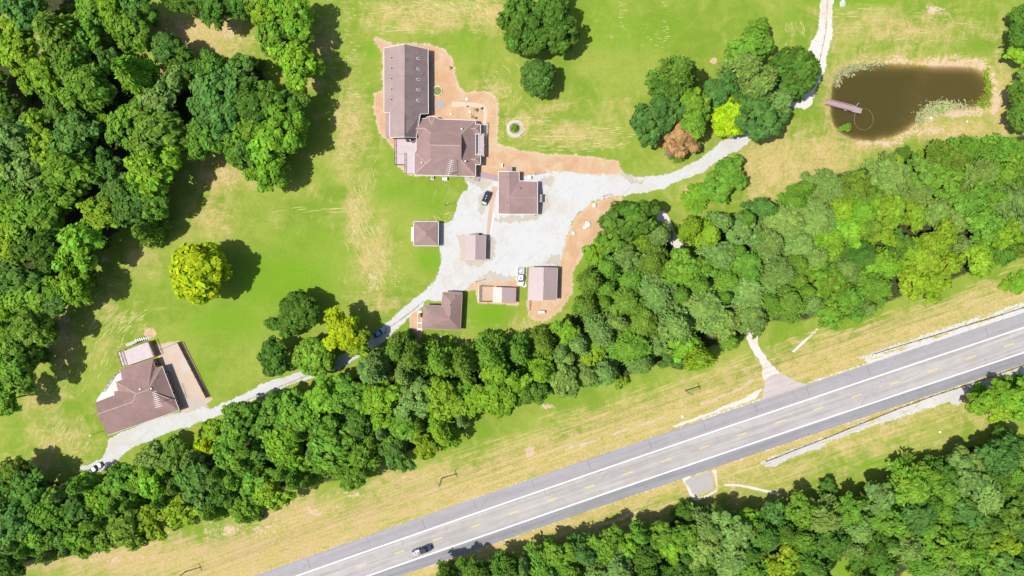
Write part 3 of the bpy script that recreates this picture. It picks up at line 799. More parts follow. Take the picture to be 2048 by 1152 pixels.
def railing(root, pts, z0, h=1.0, post=1.8, mat=None, rails=(1.0, 0.55), w=0.09, parent=None, name='railing'):
    """posts and rails as one railing part with its own posts"""
    mat = mat or M['deck_edge']
    for a, b in zip(pts, pts[1:]):
        a = Vector((a.x, a.y, z0)); b = Vector((b.x, b.y, z0))
        mb = MB()
        for r in rails:
            mb.beam(a + Vector((0, 0, h * r)), b + Vector((0, 0, h * r)), w, w * 0.8)
        rail = mb.build(name, mat, root, parent)
        if parent is None: rail['kind'] = 'stuff'
        L = (b - a).length
        k = max(1, round(L / post))
        for i in range(k + 1):
            p = a.lerp(b, i / k)
            MB().box((p.x, p.y, z0 + h * 0.5 - 0.02), (w * 1.1, w * 1.1, h)).build('post', mat, root, parent if parent is not None else rail)

def planks(root, quad, z, n, mat, gap=0.012, t=0.05, parent=None, name='plank'):
    """n boards laid side by side; boards run from edge a-b to edge d-c"""
    a, b, c, d = [Vector((p[0], p[1], z)) for p in quad]
    for i in range(n):
        t0, t1 = i / n, (i + 1) / n
        p, q = a.lerp(b, t0), a.lerp(b, t1); r, s = d.lerp(c, t1), d.lerp(c, t0)
        g = (q - p) * min(0.25, gap / max((q - p).length, 1e-3))
        dz = Vector((0, 0, rng.uniform(-0.006, 0.006)))
        MB().quadbox([v + dz - Vector((0, 0, t)) for v in (p + g, q - g, r - g, s + g)], [v + dz for v in (p + g, q - g, r - g, s + g)]).build(name, mat, root, parent)

def yagi(root, base, h, boom_dir, boom=4.6, n=13, mast_r=0.10, lean=Vector((0, 0, 0))):
    top = Vector((base.x, base.y, h)) + lean
    m = MB()
    for k in range(3):
        o = Vector((math.cos(k * 2.094), math.sin(k * 2.094), 0)) * 0.22
        m.tube(Vector((base.x, base.y, 0)) + o, top + o * 0.5, 0.035, 0.03, 6)
    for k in range(int(h / 0.6)):
        zz = k * 0.6
        for j in range(3):
            o1 = Vector((math.cos(j * 2.094), math.sin(j * 2.094), 0)) * 0.22; o2 = Vector((math.cos((j + 1) * 2.094), math.sin((j + 1) * 2.094), 0)) * 0.22
            q = Vector((base.x, base.y, zz)) + lean * (zz / h)
            m.tube(q + o1, q + o2 + Vector((0, 0, 0.55)), 0.018, 0.018, 4)
    m.build('mast', M['steel'], root)
    d = boom_dir.normalized(); s = Vector((-d.y, d.x, 0))
    a = top - d * boom * 0.25; b = top + d * boom * 0.75
    bo = MB().tube(a, b, 0.06, 0.06, 6).build('boom', M['white_metal'], root)
    for i in range(n):
        p = a.lerp(b, i / (n - 1))
        L = 1.05 - 0.4 * i / n if i else 1.2
        MB().tube(p - s * L, p + s * L, 0.04, 0.04, 4).build('antenna_element', M['white_metal'], root, bo)

# ---------- A, B: main house with its long hall
z1 = Z(6.777, 720, 60); z2 = Z(6.777, 720, 210)
def build_main_house():
    root = empty('hall_house', W(855, 220), 'large brown shingled house joined to a long gabled hall, biggest building', 'house')
    E, RG = 3.1, 7.3
    # long hall, ridge running up and down the plan
    tl = z1(328, 248, E); tr = z1(920, 262, E); br = z1(925, 1132, E); bl = z1(328, 1118, E)
    rt = z1(605, 192, RG); rb = z2(600, 432, RG)
    # the narrower south part of the hall keeps the ridge but its eaves sit higher up the slope
    hL = E + (RG - E) * 0.30; hR = E + (RG - E) * 0.33
    l1 = z1(405, 1118, hL); l2 = z2(405, 438, hL)
    r1 = z2(815, 120, hR); r2 = z2(760, 440, 4.1)
    rm = z1(602, 1125, RG)
    hall, free = solid_roof(root, [[tl, bl, l1, rm, rt], [l1, l2, rb, rm]], M['roof_dark'], 'hall_roof')
    hall2, free_e = solid_roof(root, [[tr, rt, rm, r1, br], [rm, rb, r2, r1]], M['roof_stained'], 'hall_roof')
    hall2['label'] = 'stained darker east slope of the hall roof'
    free = [e for e in free + free_e if not (e[0].z > RG - .05 and e[1].z > RG - .05)]
    fascia(root, hall, free)
    ridge_caps(root, hall, [(rt, rb)], M['roof_dark'], 0.25)
    w1, _ = walls(root, [tl[:2], tr[:2], br[:2], bl[:2]], E, M['siding'], door=(1,), step=3.6)
    walls(root, [z2(405, 60), z2(800, 60), z2(760, 440), z2(405, 438)], hL, M['siding'], inset=0.35, windows=False)
    gable_wall(root, [z1(370, 262, E - .1), z1(885, 275, E - .1), z1(608, 215, RG - .35)], M['siding'])
    gable_wall(root, [z2(425, 425, hL - .1), z2(740, 430, 4.0), z2(600, 420, RG - .3)], M['siding'])
    # skylights
    for i in range(5):
        for sx, yy in ((433, 378 + i * 141.3), (790, 387 + i * 141.5)):
            f = 0.38 if sx == 433 else 0.60
            hgt = E + (RG - E) * (f if sx == 433 else 1 - f + 0.0)
            p = W(*z1(sx, yy, hgt + 0.10))
            tilt = math.atan2(RG - E, 6.4) * (1 if sx == 433 else -1)
            def P(x, y, z):
                return (p.x + x * math.cos(tilt) - z * math.sin(tilt), p.y + y, p.z + x * math.sin(tilt) + z * math.cos(tilt))
            fr = MB().quadbox([P(x, y, -.12) for x, y in ((-.52, -.34), (.52, -.34), (.52, .34), (-.52, .34))], [P(x, y, .10) for x, y in ((-.52, -.34), (.52, -.34), (.52, .34), (-.52, .34))]).build('skylight', M['white'] if sx == 790 else M['metal_pale'], root, hall)
            MB().quadbox([P(x, y, .09) for x, y in ((-.36, -.2), (.36, -.2), (.36, .2), (-.36, .2))], [P(x, y, .125) for x, y in ((-.36, -.2), (.36, -.2), (.36, .2), (-.36, .2))]).build('skylight_pane', M['glass'], root, hall)
    # lean-to on the west side of the hall
    lt, _f = solid_roof(root, [[z2(345, 110, 2.5), z2(345, 432, 2.5), z2(404, 432, 3.3), z2(404, 110, 3.3)]], M['roof_dark'], 'porch_roof')
    for yy in (115, 270, 425):
        q = W(*z2(352, yy, 2.4)); MB().box((q.x, q.y, 1.2), (.14, .14, 2.4)).build('post', M['white'], root)
    # hip-roofed main block with a raised gable at the middle
    e, h1, r = 3.1, 5.3, 7.1
    A = dict(nw=z2(815, 187, e), b1=z2(885, 185, e), b2=z2(925, 158, e), b3=z2(1020, 158, e), b4=z2(1065, 192, e), ne=z2(1565, 212, e), bp=z2(972, 260, 4.05),
             rw=z2(955, 543, r), re=z2(1360, 551, r), nwh=z2(965, 390, h1), neh=z2(1362, 397, h1), swh=z2(965, 735, h1), seh=z2(1360, 738, h1),
             k1=z2(875, 316, 4.6), k0=z2(750, 316, 4.6), kv=z2(795, 440, 3.2), w1=z2(765, 460, e), w2=z2(765, 630, e), w3=z2(738, 632, e), wr=z2(897, 785, 4.75), sw=z2(736, 945, e), se=z2(1565, 966, e))
    north = ['nw', 'k0', 'k1', 'nwh', 'rw', 're', 'neh', 'ne', 'b4', 'bp', 'b1']
    faces = [[A[k] for k in north],
             [A['b1'], A['bp'], A['b2']], [A['b2'], A['bp'], A['b3']], [A['b3'], A['bp'], A['b4']],
             [A[k] for k in ('rw', 'swh', 'wr', 'sw', 'se', 'seh', 're')],
             [A[k] for k in ('k1', 'kv', 'w1', 'w2', 'w3', 'wr', 'swh', 'nwh')],
             [A['k0'], A['kv'], A['k1']], [A['w3'], A['sw'], A['wr']],
             [A[k] for k in ('neh', 'seh', 'se', 'ne')]]
    mr, free = solid_roof(root, faces, M['roof'], 'main_roof')
    free2 = [(a, b) for a, b in free if max(a.z, b.z) < 3.4]
    fascia(root, mr, free2)
    for g in (('nwh', 'swh', 'rw'), ('neh', 'seh', 're')):
        gable_wall(root, [A[g[0]], A[g[1]], A[g[2]]], M['siding'])
    # raised gable roof overhanging the skirt a little, so that it throws its own shadow
    up = 0.10
    def lift(p, dx=0, dz=up): return (p[0] + dx, p[1], p[2] + dz)
    solid_roof(root, [[lift(A['nwh'], -1), lift(A['rw'], -1), lift(A['re'], 2.2), lift(A['neh'], 2.2)], [lift(A['rw'], -1), lift(A['swh'], -1), lift(A['seh'], 2.2), lift(A['re'], 2.2)]], M['roof'], 'upper_roof', 0.14)
    ridge_caps(root, mr, [(lift(A['rw']), lift(A['re'])), (A['neh'], A['ne']), (A['seh'], A['se']), (A['swh'], A['wr']), (A['wr'], A['sw']), (A['w3'], A['wr']), (A['k0'], A['k1']), (A['k1'], A['nwh']), (A['b2'], A['bp']), (A['b3'], A['bp'])])
    walls(root, [A[k][:2] for k in ('nw', 'b1', 'b2', 'b3', 'b4', 'ne', 'se', 'sw', 'w3', 'w2', 'w1')], e, M['siding'], door=(5,))
    # two little hipped bays on the east side
    for y0, y1, ym in ((262, 390, 318), (678, 806, 735)):
        a, b = z2(1560, y0, e + .06), z2(1632, y0 + 2, e + .06); c, d = z2(1632, y1, e + .06), z2(1560, y1, e + .06)
        ri, ro = z2(1500, ym, 4.15), z2(1562, ym, 4.15)
        br_, fr = solid_roof(root, [[a, ri, ro, b], [b, ro, c], [c, ro, ri, d]], M['roof'], 'bay_roof', 0.2)
        fascia(root, br_, [x for x in fr if max(x[0].z, x[1].z) < 3.4])
        ridge_caps(root, br_, [(ri, ro), (ro, b), (ro, c)])
        walls(root, [a[:2], b[:2], c[:2], d[:2]], e, M['siding_tan'], inset=0.3, step=1.6)
    # small shelf at the north-east corner
    q = W(*z2(1605, 240, 2.9)); MB().box((q.x, q.y, 2.8), (1.4, .12, .12)).build('awning', M['deck_edge'], root)
    # west deck with its railings
    zd = 0.9
    def D(x, y): 
        q = W(*z2(x, y, zd)); return Vector((q.x, q.y, 0))
    planks(root, [D(480, 462), D(762, 462), D(762, 640), D(480, 660)], zd, 22, M['deck'])
    planks(root, [D(480, 664), D(608, 662), D(608, 805), D(480, 808)], zd - .03, 10, M['deck'])
    planks(root, [D(612, 645), D(733, 640), D(733, 925), D(612, 928)], zd, 9, M['deck'])
    MB().prism([D(478, 460), D(765, 460), D(765, 650), D(735, 650), D(735, 928), D(612, 930), D(612, 810), D(478, 810)], 0.0, zd - 0.09).build('deck_base', M['siding_tan'], root)
    railing(root, [D(476, 462), D(476, 812)], zd, 1.0); railing(root, [D(482, 812), D(590, 812)], zd, 1.0)
    railing(root, [D(611, 660), D(611, 928)], zd, 1.0); railing(root, [D(482, 452), D(640, 452)], zd, 1.0)
    c = W(*z2(650, 462, 3)); MB().box((c.x, c.y, 2.3), (1.1, .9, 4.6)).build('chimney', M['black'], root)
    c = W(*z2(680, 475, 4.7)); MB().tube((c.x, c.y, 0.9), (c.x, c.y, 5.0), .17, .17, 12).build('flue', M['white_metal'], root)
    # east porch: slatted shade, balcony boards, steps rail
    zp = 2.7
    def E2(x, y, h=zp):
        q = W(*z2(x, y, h)); return Vector((q.x, q.y, 0))
    MB().prism([E2(1568, 398, .5), E2(1682, 398, .5), E2(1682, 690, .5), E2(1568, 660, .5)], 0.0, 0.45).build('porch_floor', M['deck'], root)
    planks(root, [E2(1607, 402), E2(1646, 400), E2(1646, 688), E2(1607, 660)], zp, 5, M['metal_pale'], gap=.02)
    planks(root, [E2(1650, 388), E2(1683, 386), E2(1683, 692), E2(1650, 690)], zp - .06, 4, M['metal_pale'], gap=.02)
    for i in range(15):
        yy = 402 + i * 18.2
        MB().beam(E2(1570, yy) + Vector((0, 0, zp)), E2(1606, yy) + Vector((0, 0, zp)), .07, .12).build('slat', M['metal_pale'], root)
    for x in (1568, 1607):
        MB().beam(E2(x, 396) + Vector((0, 0, zp)), E2(x, 662) + Vector((0, 0, zp)), .10, .16).build('beam', M['white'], root)
    MB().beam(E2(1570, 396) + Vector((0, 0, zp)), E2(1640, 392) + Vector((0, 0, zp)), .10, .16).build('beam', M['white'], root)
    MB().beam(E2(1570, 663) + Vector((0, 0, zp)), E2(1640, 668) + Vector((0, 0, zp)), .10, .16).build('beam', M['white'], root)
    for x, y in ((1684, 390), (1684, 540), (1684, 688), (1648, 390), (1648, 688)):
        q = E2(x, y); MB().box((q.x, q.y, zp / 2), (.14, .14, zp)).build('post', M['white'], root)
    railing(root, [W(*z2(1697, 690)), W(*z2(1697, 440))], 0.0, 0.95, 1.4); railing(root, [W(*z2(1716, 700)), W(*z2(1716, 460))], 0.0, 0.9, 1.6, M['timber'])
    railing(root, [W(*z2(1722, 430)), W(*z2(1728, 250))], 0.0, 0.95, 1.0, M['grey'])
    MB().box((*W(*z2(1690, 330)).xy, .06), (.9, 4.2, .12)).build('porch_step', M['concrete'], root)
    # boardwalk to the next building
    bw = [W(*z2(1603, 905)), W(*z2(1872, 968)), W(*z2(1872, 1040)), W(*z2(1603, 975))]
    planks(root, bw, 0.42, 22, M['dock_wood'])
    planks(root, [W(*z2(1555, 985)), W(*z2(1630, 985)), W(*z2(1612, 1040)), W(*z2(1540, 1025))], 0.40, 6, M['dock_wood'])
    vents(root, mr, [z2(1380, 328, 4.6), z2(1430, 765, 4.9), z2(838, 782, 4.2)], M['white_metal'], .24, .5)
    vents(root, mr, [z2(1262, 672, 5.9)], M['cap'], .12, .3)
    # TV mast standing against the south wall
    b = W(*z2(1240, 968)); yagi(root, b + Vector((0, 0.1, 0)), 8.2, Vector((0.22, 1, 0)), 4.6, 9)
    return root
build_main_house()

def small_box(name, label, cat, px, py, size, mat, rz=0.0, lid=None, group=None):
    p = W(px, py)
    root = empty(name, p, label, cat, group)
    MB().box((p.x, p.y, size[2] / 2 + .05), size, rz).build('body', mat, root)
    MB().box((p.x, p.y, .03), (size[0] + .2, size[1] + .2, .06), rz).build('base_slab', M['concrete'], root)
    if lid == 'fan':
        MB().tube((p.x, p.y, size[2] + .05), (p.x, p.y, size[2] + .12), min(size[:2]) * .38, None, 14).build('fan_grille', M['black'], root)
        MB().tube((p.x, p.y, size[2] + .1), (p.x, p.y, size[2] + .15), min(size[:2]) * .12, None, 8).build('fan_hub', M['white_metal'], root)
    elif lid:
        MB().box((p.x, p.y, size[2] + .08), (size[0] + .06, size[1] + .06, .06), rz).build('lid', lid, root)
    return root
small_box('air_conditioner', 'white air conditioner with a round fan below the big house south wall', 'air conditioner', *z2(983, 992)[:2], (0.85, 0.85, .8), M['white_metal'], lid='fan')
small_box('utility_box', 'wide white box on a slab below the big house south wall', 'utility box', *z2(1152, 1006)[:2], (1.4, .7, .9), M['white_metal'], lid=M['white'])
z3 = Z(6.777, 940, 310); z4 = Z(6.777, 800, 400); z5 = Z(6.024, 810, 510); z6 = Z(7.2, 170, 640); z7 = Z(5.76, 170, 740)
small_box('air_conditioner', 'pale square air conditioner above the T-shaped cottage', 'air conditioner', *z3(810, 310)[:2], (0.8, 0.85, .8), M['grey'], lid=M['white'])
small_box('storage_chest', 'small upright white chest on the clay beside the boardwalk', 'chest', *z3(435, 142)[:2], (.45, .95, .6), M['white_metal'], lid=M['white'])

# ---------- C: cottage with an east wing
def build_cottage():
    root = empty('cottage', W(1036, 390), 'brown cottage with an east wing in the middle of the gravel yard', 'house')
    e, r = 2.8, 3.75
    nw, n2, n3, ne, se, sw = z3(387, 227, e), z3(664, 227, e), z3(664, 352, e), z3(914, 362, e), z3(914, 800, e), z3(387, 796, e)
    rn, rs = z3(528, 227, r), z3(532, 798, r)
    re, rj = z3(914, 575, r + .12), z3(532, 575, r + .10)
    vj = z3(600, 352, e + .5)
    rf, free = solid_roof(root, [[nw, sw, rs, rj, rn], [rn, rj, n3, n2], [rj, re, ne, n3], [rj, rs, se, re]], M['roof'])
    fascia(root, rf, free)
    ridge_caps(root, rf, [(rn, rj), (rj, rs), (rj, z3(905, 575, r + .12))], M['roof_dark'], .26)
    walls(root, [p[:2] for p in (nw, n2, n3, ne, se, sw)], e, M['siding'], door=(3,))
    gable_wall(root, [z3(410, 245, e - .1), z3(645, 245, e - .1), z3(528, 240, r - .3)], M['siding'])
    gable_wall(root, [z3(900, 385, e - .1), z3(900, 780, e - .1), z3(900, 575, r - .2)], M['siding'])
    gable_wall(root, [z3(410, 780, e - .1), z3(880, 780, e - .1), z3(532, 780, r - .2)], M['siding'])
    for (a, b, c, d), hh in (((495, 158, 572, 222), 2.4), ((926, 534, 1000, 640), 2.4)):
        pr, fr = solid_roof(root, [[z3(a, b, hh), z3(c, b, hh), z3(c, d, hh + .12), z3(a, d, hh + .12)] if a < 900 else [z3(a, b, hh + .12), z3(c - 22, b, hh), z3(c - 22, d, hh), z3(a, d, hh + .12)]], M['metal_roof'], 'porch_roof')
        for x, y in ((a + 6, b + 6), (c - 28 if a > 900 else c - 6, b + 6)):
            q = W(*z3(x, y, hh)); MB().box((q.x, q.y, hh / 2), (.12, .12, hh)).build('post', M['white'], root)
    q = W(*z3(1000, 600)); MB().box((q.x, q.y, .15), (1.7, 2.0, .3)).build('porch_step', M['concrete'], root)
    vents(root, rf, [z3(497, 312, 3.5), z3(497, 645, 3.5)], M['cap']); vents(root, rf, [z3(686, 452, 3.4)], M['black'], .16, .3)
    p = W(*z3(872, 822)); MB().tube((p.x, p.y, 0), (p.x, p.y, 1.4), .10, .10, 8).build('downpipe', M['white'], root)
build_cottage()
p = empty('path_curb', W(985, 450), 'pale low curb along the east side of the brown path', 'curb')
for (x0, y0), (x1, y1) in (((330, 800), (300, 960)), ((300, 962), (278, 1085)), ((278, 1087), (262, 1152))):
    MB().beam(W(*z3(x0, y0)) + Vector((0, 0, .06)), W(*z3(x1, y1)) + Vector((0, 0, .06)), .35, .14).build('curb_stone', M['white'], p)

# ---------- D: square pavilion
def build_pavilion():
    root = empty('pavilion', W(852, 468), 'small square brown building with a pyramid roof left of the drive', 'building')
    e, r = 2.7, 4.3
    nw, ne, se, sw, ap = z4(188, 293, e), z4(520, 293, e), z4(517, 620, e), z4(186, 618, e), z4(350, 452, r)
    rf, free = solid_roof(root, [[nw, ap, ne], [ne, ap, se], [se, ap, sw], [sw, ap, nw]], M['roof'])
    fascia(root, rf, free)
    ridge_caps(root, rf, [(ap, nw), (ap, ne), (ap, se), (ap, sw)], M['roof_dark'], .24)
    walls(root, [p[:2] for p in (nw, ne, se, sw)], e, M['siding'], door=(0,))
    vents(root, rf, [z4(352, 424, 4.1), z4(352, 487, 4.1)], M['cap'], .17, .35)
build_pavilion()
def freezer():
    a, b = W(*z4(174, 370)), W(*z4(174, 562)); p = (a + b) / 2
    root = empty('ice_chest', p, 'long white chest against the left wall of the square pavilion', 'chest')
    L = (a - b).length
    MB().box((p.x, p.y, .45), (.62, L, .9)).build('body', M['white_metal'], root)
    for i in range(3):
        MB().box((p.x, p.y + (i - 1) * L / 3, .93), (.60, L / 3 - .06, .06)).build('lid', M['white'], root)
freezer()

# ---------- E: shed
def build_shed():
    root = empty('shed', W(951, 495), 'small gabled metal-roofed shed on the island amid the gravel', 'shed')
    e, r = 2.6, 3.6
    nw, ne, se, sw = z4(881, 477, e), z4(1164, 482, e), z4(1157, 808, e), z4(876, 804, e)
    rn, rs = z4(1021, 479, r), z4(1015, 806, r)
    rf, free = solid_roof(root, [[nw, sw, rs, rn], [rn, rs, se, ne]], M['metal_roof'])
    seams(root, rf, [(nw, sw, rs, rn), (ne, se, rs, rn)], 8, M['metal_roof'])
    fascia(root, rf, free, M['metal_pale'], .1, .14)
    ridge_caps(root, rf, [(rn, rs)], M['metal_pale'], .3)
    walls(root, [p[:2] for p in (nw, ne, se, sw)], e, M['siding'], inset=.25, door=(2,))
    gable_wall(root, [z4(900, 490, e - .1), z4(1145, 492, e - .1), z4(1021, 488, r - .25)], M['siding'])
    gable_wall(root, [z4(895, 792, e - .1), z4(1140, 796, e - .1), z4(1015, 794, r - .25)], M['siding'])
    solid_roof(root, [[z4(975, 452, 2.2), z4(1066, 452, 2.2), z4(1066, 476, 2.5), z4(975, 476, 2.5)]], M['metal_roof'], 'porch_roof')
    for x in (980, 1062):
        q = W(*z4(x, 455, 2.2)); MB().box((q.x, q.y, 1.1), (.1, .1, 2.2)).build('post', M['siding'], root)
    q = W(*z4(1083, 462, .9)); MB().box((q.x, q.y, .5), (.55, .5, 1.0)).build('crate', M['black'], root)
build_shed()

# ---------- F: L-shaped house near the strip of wood
def build_lhouse():
    root = empty('l_shaped_house', W(888, 622), 'brown L-shaped house with a hip roof at the lower lane', 'house')
    e, r = 3.0, 4.9
    a, b, c, d, f, g = z5(455, 447, e), z5(690, 462, e), z5(666, 906, e), z5(206, 886, e), z5(226, 606, e), z5(441, 612, e)
    rn, rs = z5(557, 572, r), z5(546, 775, r)
    rw = z5(330, 748, r - .75); rj = z5(452, 752, r - .4)
    rf, free = solid_roof(root, [[a, g, rj, rs, rn], [a, rn, b], [b, rn, rs, c], [c, rs, rj, rw, d], [d, rw, f], [f, rw, rj, g]], M['roof'])
    fascia(root, rf, [x for x in free], M['siding_tan'], .09, .16)
    ridge_caps(root, rf, [(rn, rs), (rn, b)], M['roof'], .26)
    walls(root, [p[:2] for p in (a, b, c, d, f, g)], e, M['siding'], door=(4,))
    for q in ([z5(290, 598, 2.5), z5(438, 604, 2.5), z5(438, 640, 2.95), z5(290, 636, 2.95)], [z5(515, 436, 2.6), z5(690, 448, 2.6), z5(690, 470, 2.95), z5(515, 458, 2.95)]):
        pr, fr = solid_roof(root, [q], M['roof'], 'porch_roof', .12)
        for w_ in q[:2]:
            v = W(*w_); MB().box((v.x, v.y - .1, 1.25), (.12, .12, 2.5)).build('post', M['white'], root)
    vents(root, rf, [z5(598, 498, 3.8), z5(536, 602, 4.8), z5(530, 750, 4.8)], M['cap'], .2, .5)
    # steps and planters at the west door
    for i, (y0, y1) in enumerate(((676, 700), (805, 825), (880, 900))):
        q0, q1 = W(*z5(160, y0)), W(*z5(205, y1)); c_ = (q0 + q1) / 2
        MB().box((c_.x, c_.y, .18), (abs(q1.x - q0.x), abs(q1.y - q0.y), .36)).build('step_slab', M['white'], root)
    MB().beam(W(*z5(158, 690)) + Vector((0, 0, .1)), W(*z5(156, 940)) + Vector((0, 0, .1)), .25, .2).build('border_stone', M['curb'], root)
build_lhouse()
pt = W(*z5(186, 722)); root = empty('barbecue', pt, 'reddish lidded barbecue cart beside the L-shaped house left wall', 'barbecue')
MB().box((pt.x, pt.y, .75), (.62, 1.2, .5)).build('firebox', M['terra'], root)
MB().loft([[(pt.x + .31 * c, pt.y + s, 1.0) for c, s in ((-1, -.6), (1, -.6), (1, .6), (-1, .6))], [(pt.x + .16 * c, pt.y + s, 1.25) for c, s in ((-1, -.55), (1, -.55), (1, .55), (-1, .55))]]).build('lid', M['terra'], root)
for sx in (-.25, .25):
    for sy in (-.5, .5): MB().box((pt.x + sx, pt.y + sy, .25), (.06, .06, .5)).build('leg', M['black'], root)

# ---------- G: metal workshop
def build_shop():
    root = empty('workshop', W(1086, 566), 'metal-roofed workshop with a gable roof beside the white pickup', 'workshop')
    e, r = 3.2, 4.7
    nw, ne, se, sw = z5(1498, 152, e), z5(1838, 157, e), z5(1826, 540, e), z5(1479, 540, e)
    rn, rs = z5(1668, 153, r), z5(1660, 541, r)
    rf, free = solid_roof(root, [[nw, sw, rs, rn], [rn, rs, se, ne]], M['metal_roof'])
    seams(root, rf, [(nw, sw, rs, rn), (ne, se, rs, rn)], 16, M['metal_roof'])
    fascia(root, rf, free, M['metal_pale'], .1, .16)
    ridge_caps(root, rf, [(rn, rs)], M['metal_pale'], .34)
    walls(root, [p[:2] for p in (nw, ne, se, sw)], e, M['metal_roof'], inset=.18, door=(0,))
    gable_wall(root, [z5(1515, 165, e - .1), z5(1822, 168, e - .1), z5(1668, 163, r - .25)], M['metal_roof'])
    gable_wall(root, [z5(1495, 530, e - .1), z5(1812, 530, e - .1), z5(1660, 530, r - .25)], M['metal_roof'])
    vents(root, rf, [z5(1672, 343, 4.7)], M['white_metal'], .13, .3)
    railing(root, [W(*z5(1500, 545)), W(*z5(1494, 670))], 0, 1.1, 1.6, M['timber'])
build_shop()

# ---------- H: kennel with a pen
def build_kennel():
    root = empty('kennel', W(1000, 588), 'low kennel shed with a fenced sandy pen on its left', 'kennel')
    e, r = 2.2, 2.9
    nw, ne, se, sw = z5(1060, 386, e), z5(1340, 396, e), z5(1336, 578, e), z5(1056, 571, e)
    rn, rs = z5(1168, 390, r), z5(1164, 574, r)
    rf, free = solid_roof(root, [[nw, sw, rs, rn]], M['metal_beige'], 'roof_slope')
    rf2, free2 = solid_roof(root, [[rn, rs, se, ne]], M['metal_roof'], 'roof_slope')
    seams(root, rf, [(nw, sw, rs, rn)], 8, M['metal_beige']); seams(root, rf2, [(ne, se, rs, rn)], 10, M['metal_roof'])
    walls(root, [p[:2] for p in (nw, ne, se, sw)], e, M['siding_tan'], inset=.2, door=(3,), windows=False)
    MB().prism([W(*z5(910, 382)), W(*z5(1056, 386)), W(*z5(1054, 558)), W(*z5(908, 556))], 0.0, 0.06).build('pen_floor', M['path'], root)
    railing(root, [W(*z5(1056, 380)), W(*z5(905, 374)), W(*z5(903, 560)), W(*z5(1054, 562))], 0.0, 1.3, 1.5, M['deck_edge'], (1.0, .66, .33), .09, name='pen_rail')
    MB().beam(W(*z5(888, 372)) + Vector((0, 0, .08)), W(*z5(884, 562)) + Vector((0, 0, .08)), .3, .16).build('border_stone', M['curb'], root)
build_kennel()

# ---------- I: tilted house at the far left
def build_left_house():
    root = empty('tilted_house', W(280, 780), 'brown hip-roofed house set askew at the lower left with a deck', 'house')
    e, m, r = 3.0, 5.5, 6.2
    sw, wc = (215.5,870.6,e), (190.5,805,e)
    s1, s2, s3, s4 = (229,790.3,e), (228,783,e), (236,781.7,e), (231.6,764,e)
    n0, n1, n2, n3, ne, se = (244.3,759.4,e), (240,738.6,e), (305.4,717.8,e), (311.7,735,e), (324,731.7,e), (358.4,820.7,e)
    rw, rm, ra, rb = (194.3,828.5,m), (265.5,804,m), (272.4,787.7,r), (295.9,780,r)
    faces = [[sw, rw, rm, ra, rb, se], [ne, se, rb], [ne, rb, ra, s4, n0, n1, n2, n3], [s4, ra, rm, rw, wc, s1, s2, s3]]
    rf, free = solid_roof(root, faces, M['roof_tilt'])
    fascia(root, rf, [x for x in free if x[0].x > -105 or x[0].y < -38], M['white'], .09, .18)
    ridge_caps(root, rf, [(rw, rm), (rm, ra), (ra, rb), (ra, s4), (rb, ne), (rb, (343.6,800,4.0))], M['cap'], .26)
    walls(root, [p[:2] for p in (sw, wc, s1, s2, s3, s4, n0, n1, n2, n3, ne, se)], e, M['siding'], door=(3,))
    gable_wall(root, [(193,810,e - .1), (215,864,e - .1), (198,829,m - .35)], M['siding'])
    vents(root, rf, [z6(803, 993, 5.4), z6(962, 985, 5.4)], M['white_metal'], .24, .5)
    vents(root, rf, [z6(1028, 832, 4.6), z7(898, 352, 4.3)], M['cap'], .12, .3)
    # antenna
    b = W(*z6(1183, 1150, 3)); b.z = 0
    yagi(root, b, 8.6, Vector((-0.30, 1, 0)), 4.6, 9)
    # north deck with steps
    zd = 2.2
    def D(x, y):
        q = W(*z6(x, y, zd)); return Vector((q.x, q.y, 0))
    planks(root, [D(545, 455), D(600, 662), D(1000, 525), D(912, 305)], zd, 14, M['deck'])
    MB().prism([D(545, 455), D(600, 662), D(1000, 525), D(912, 305)], 0, zd - .1).build('deck_base', M['siding'], root)
    planks(root, [D(470, 440), D(540, 660), D(596, 655), D(536, 455)], zd - .05, 7, M['deck'])
    railing(root, [D(490, 455), D(905, 312)], zd, 1.0); railing(root, [D(536, 460), D(596, 655)], zd, 1.0); railing(root, [D(490, 458), D(556, 665)], zd, 1.0)
    railing(root, [D(925, 305), D(1005, 515)], zd, 1.0)
    planks(root, [D(575, 345), D(590, 385), D(740, 330), D(722, 290)], zd - .2, 4, M['deck'])
    for i in range(7):
        t = i / 6
        c = D(728 + 128 * t, 300 - 38 * t)
        MB().box((c.x, c.y, (zd - .35) * (1 - t) + .12), (.30, 1.0, .06), R(17)).build('stair_tread', M['white'], root)
    for s in (-1, 1):
        a = D(725 - s * 6, 300 + s * 26); b = D(858 - s * 6, 262 + s * 26)
        MB().beam(a + Vector((0, 0, zd + .6)), b + Vector((0, 0, .9)), .08, .08).build('handrail', M['deck_edge'], root)
    # concrete walk rail at the west
    railing(root, [W(*z6(535, 722)), W(*z6(440, 790)), W(*z6(275, 1030))], 0.0, 0.9, 1.6, M['timber'])
build_left_house()
def ac_left(x, y, label):
    p = W(*z6(x, y)); root = empty('air_conditioner', p, label, 'air conditioner')
    MB().box((p.x, p.y, .45), (.55, 1.5, .8), R(-70) + math.pi / 2 + R(5)).build('body', M['steel'], root)
    MB().box((p.x, p.y, .03), (.8, 1.8, .06), R(20)).build('base_slab', M['concrete'], root)
ac_left(1200, 712, 'grey air conditioner in the shade right of the askew house')

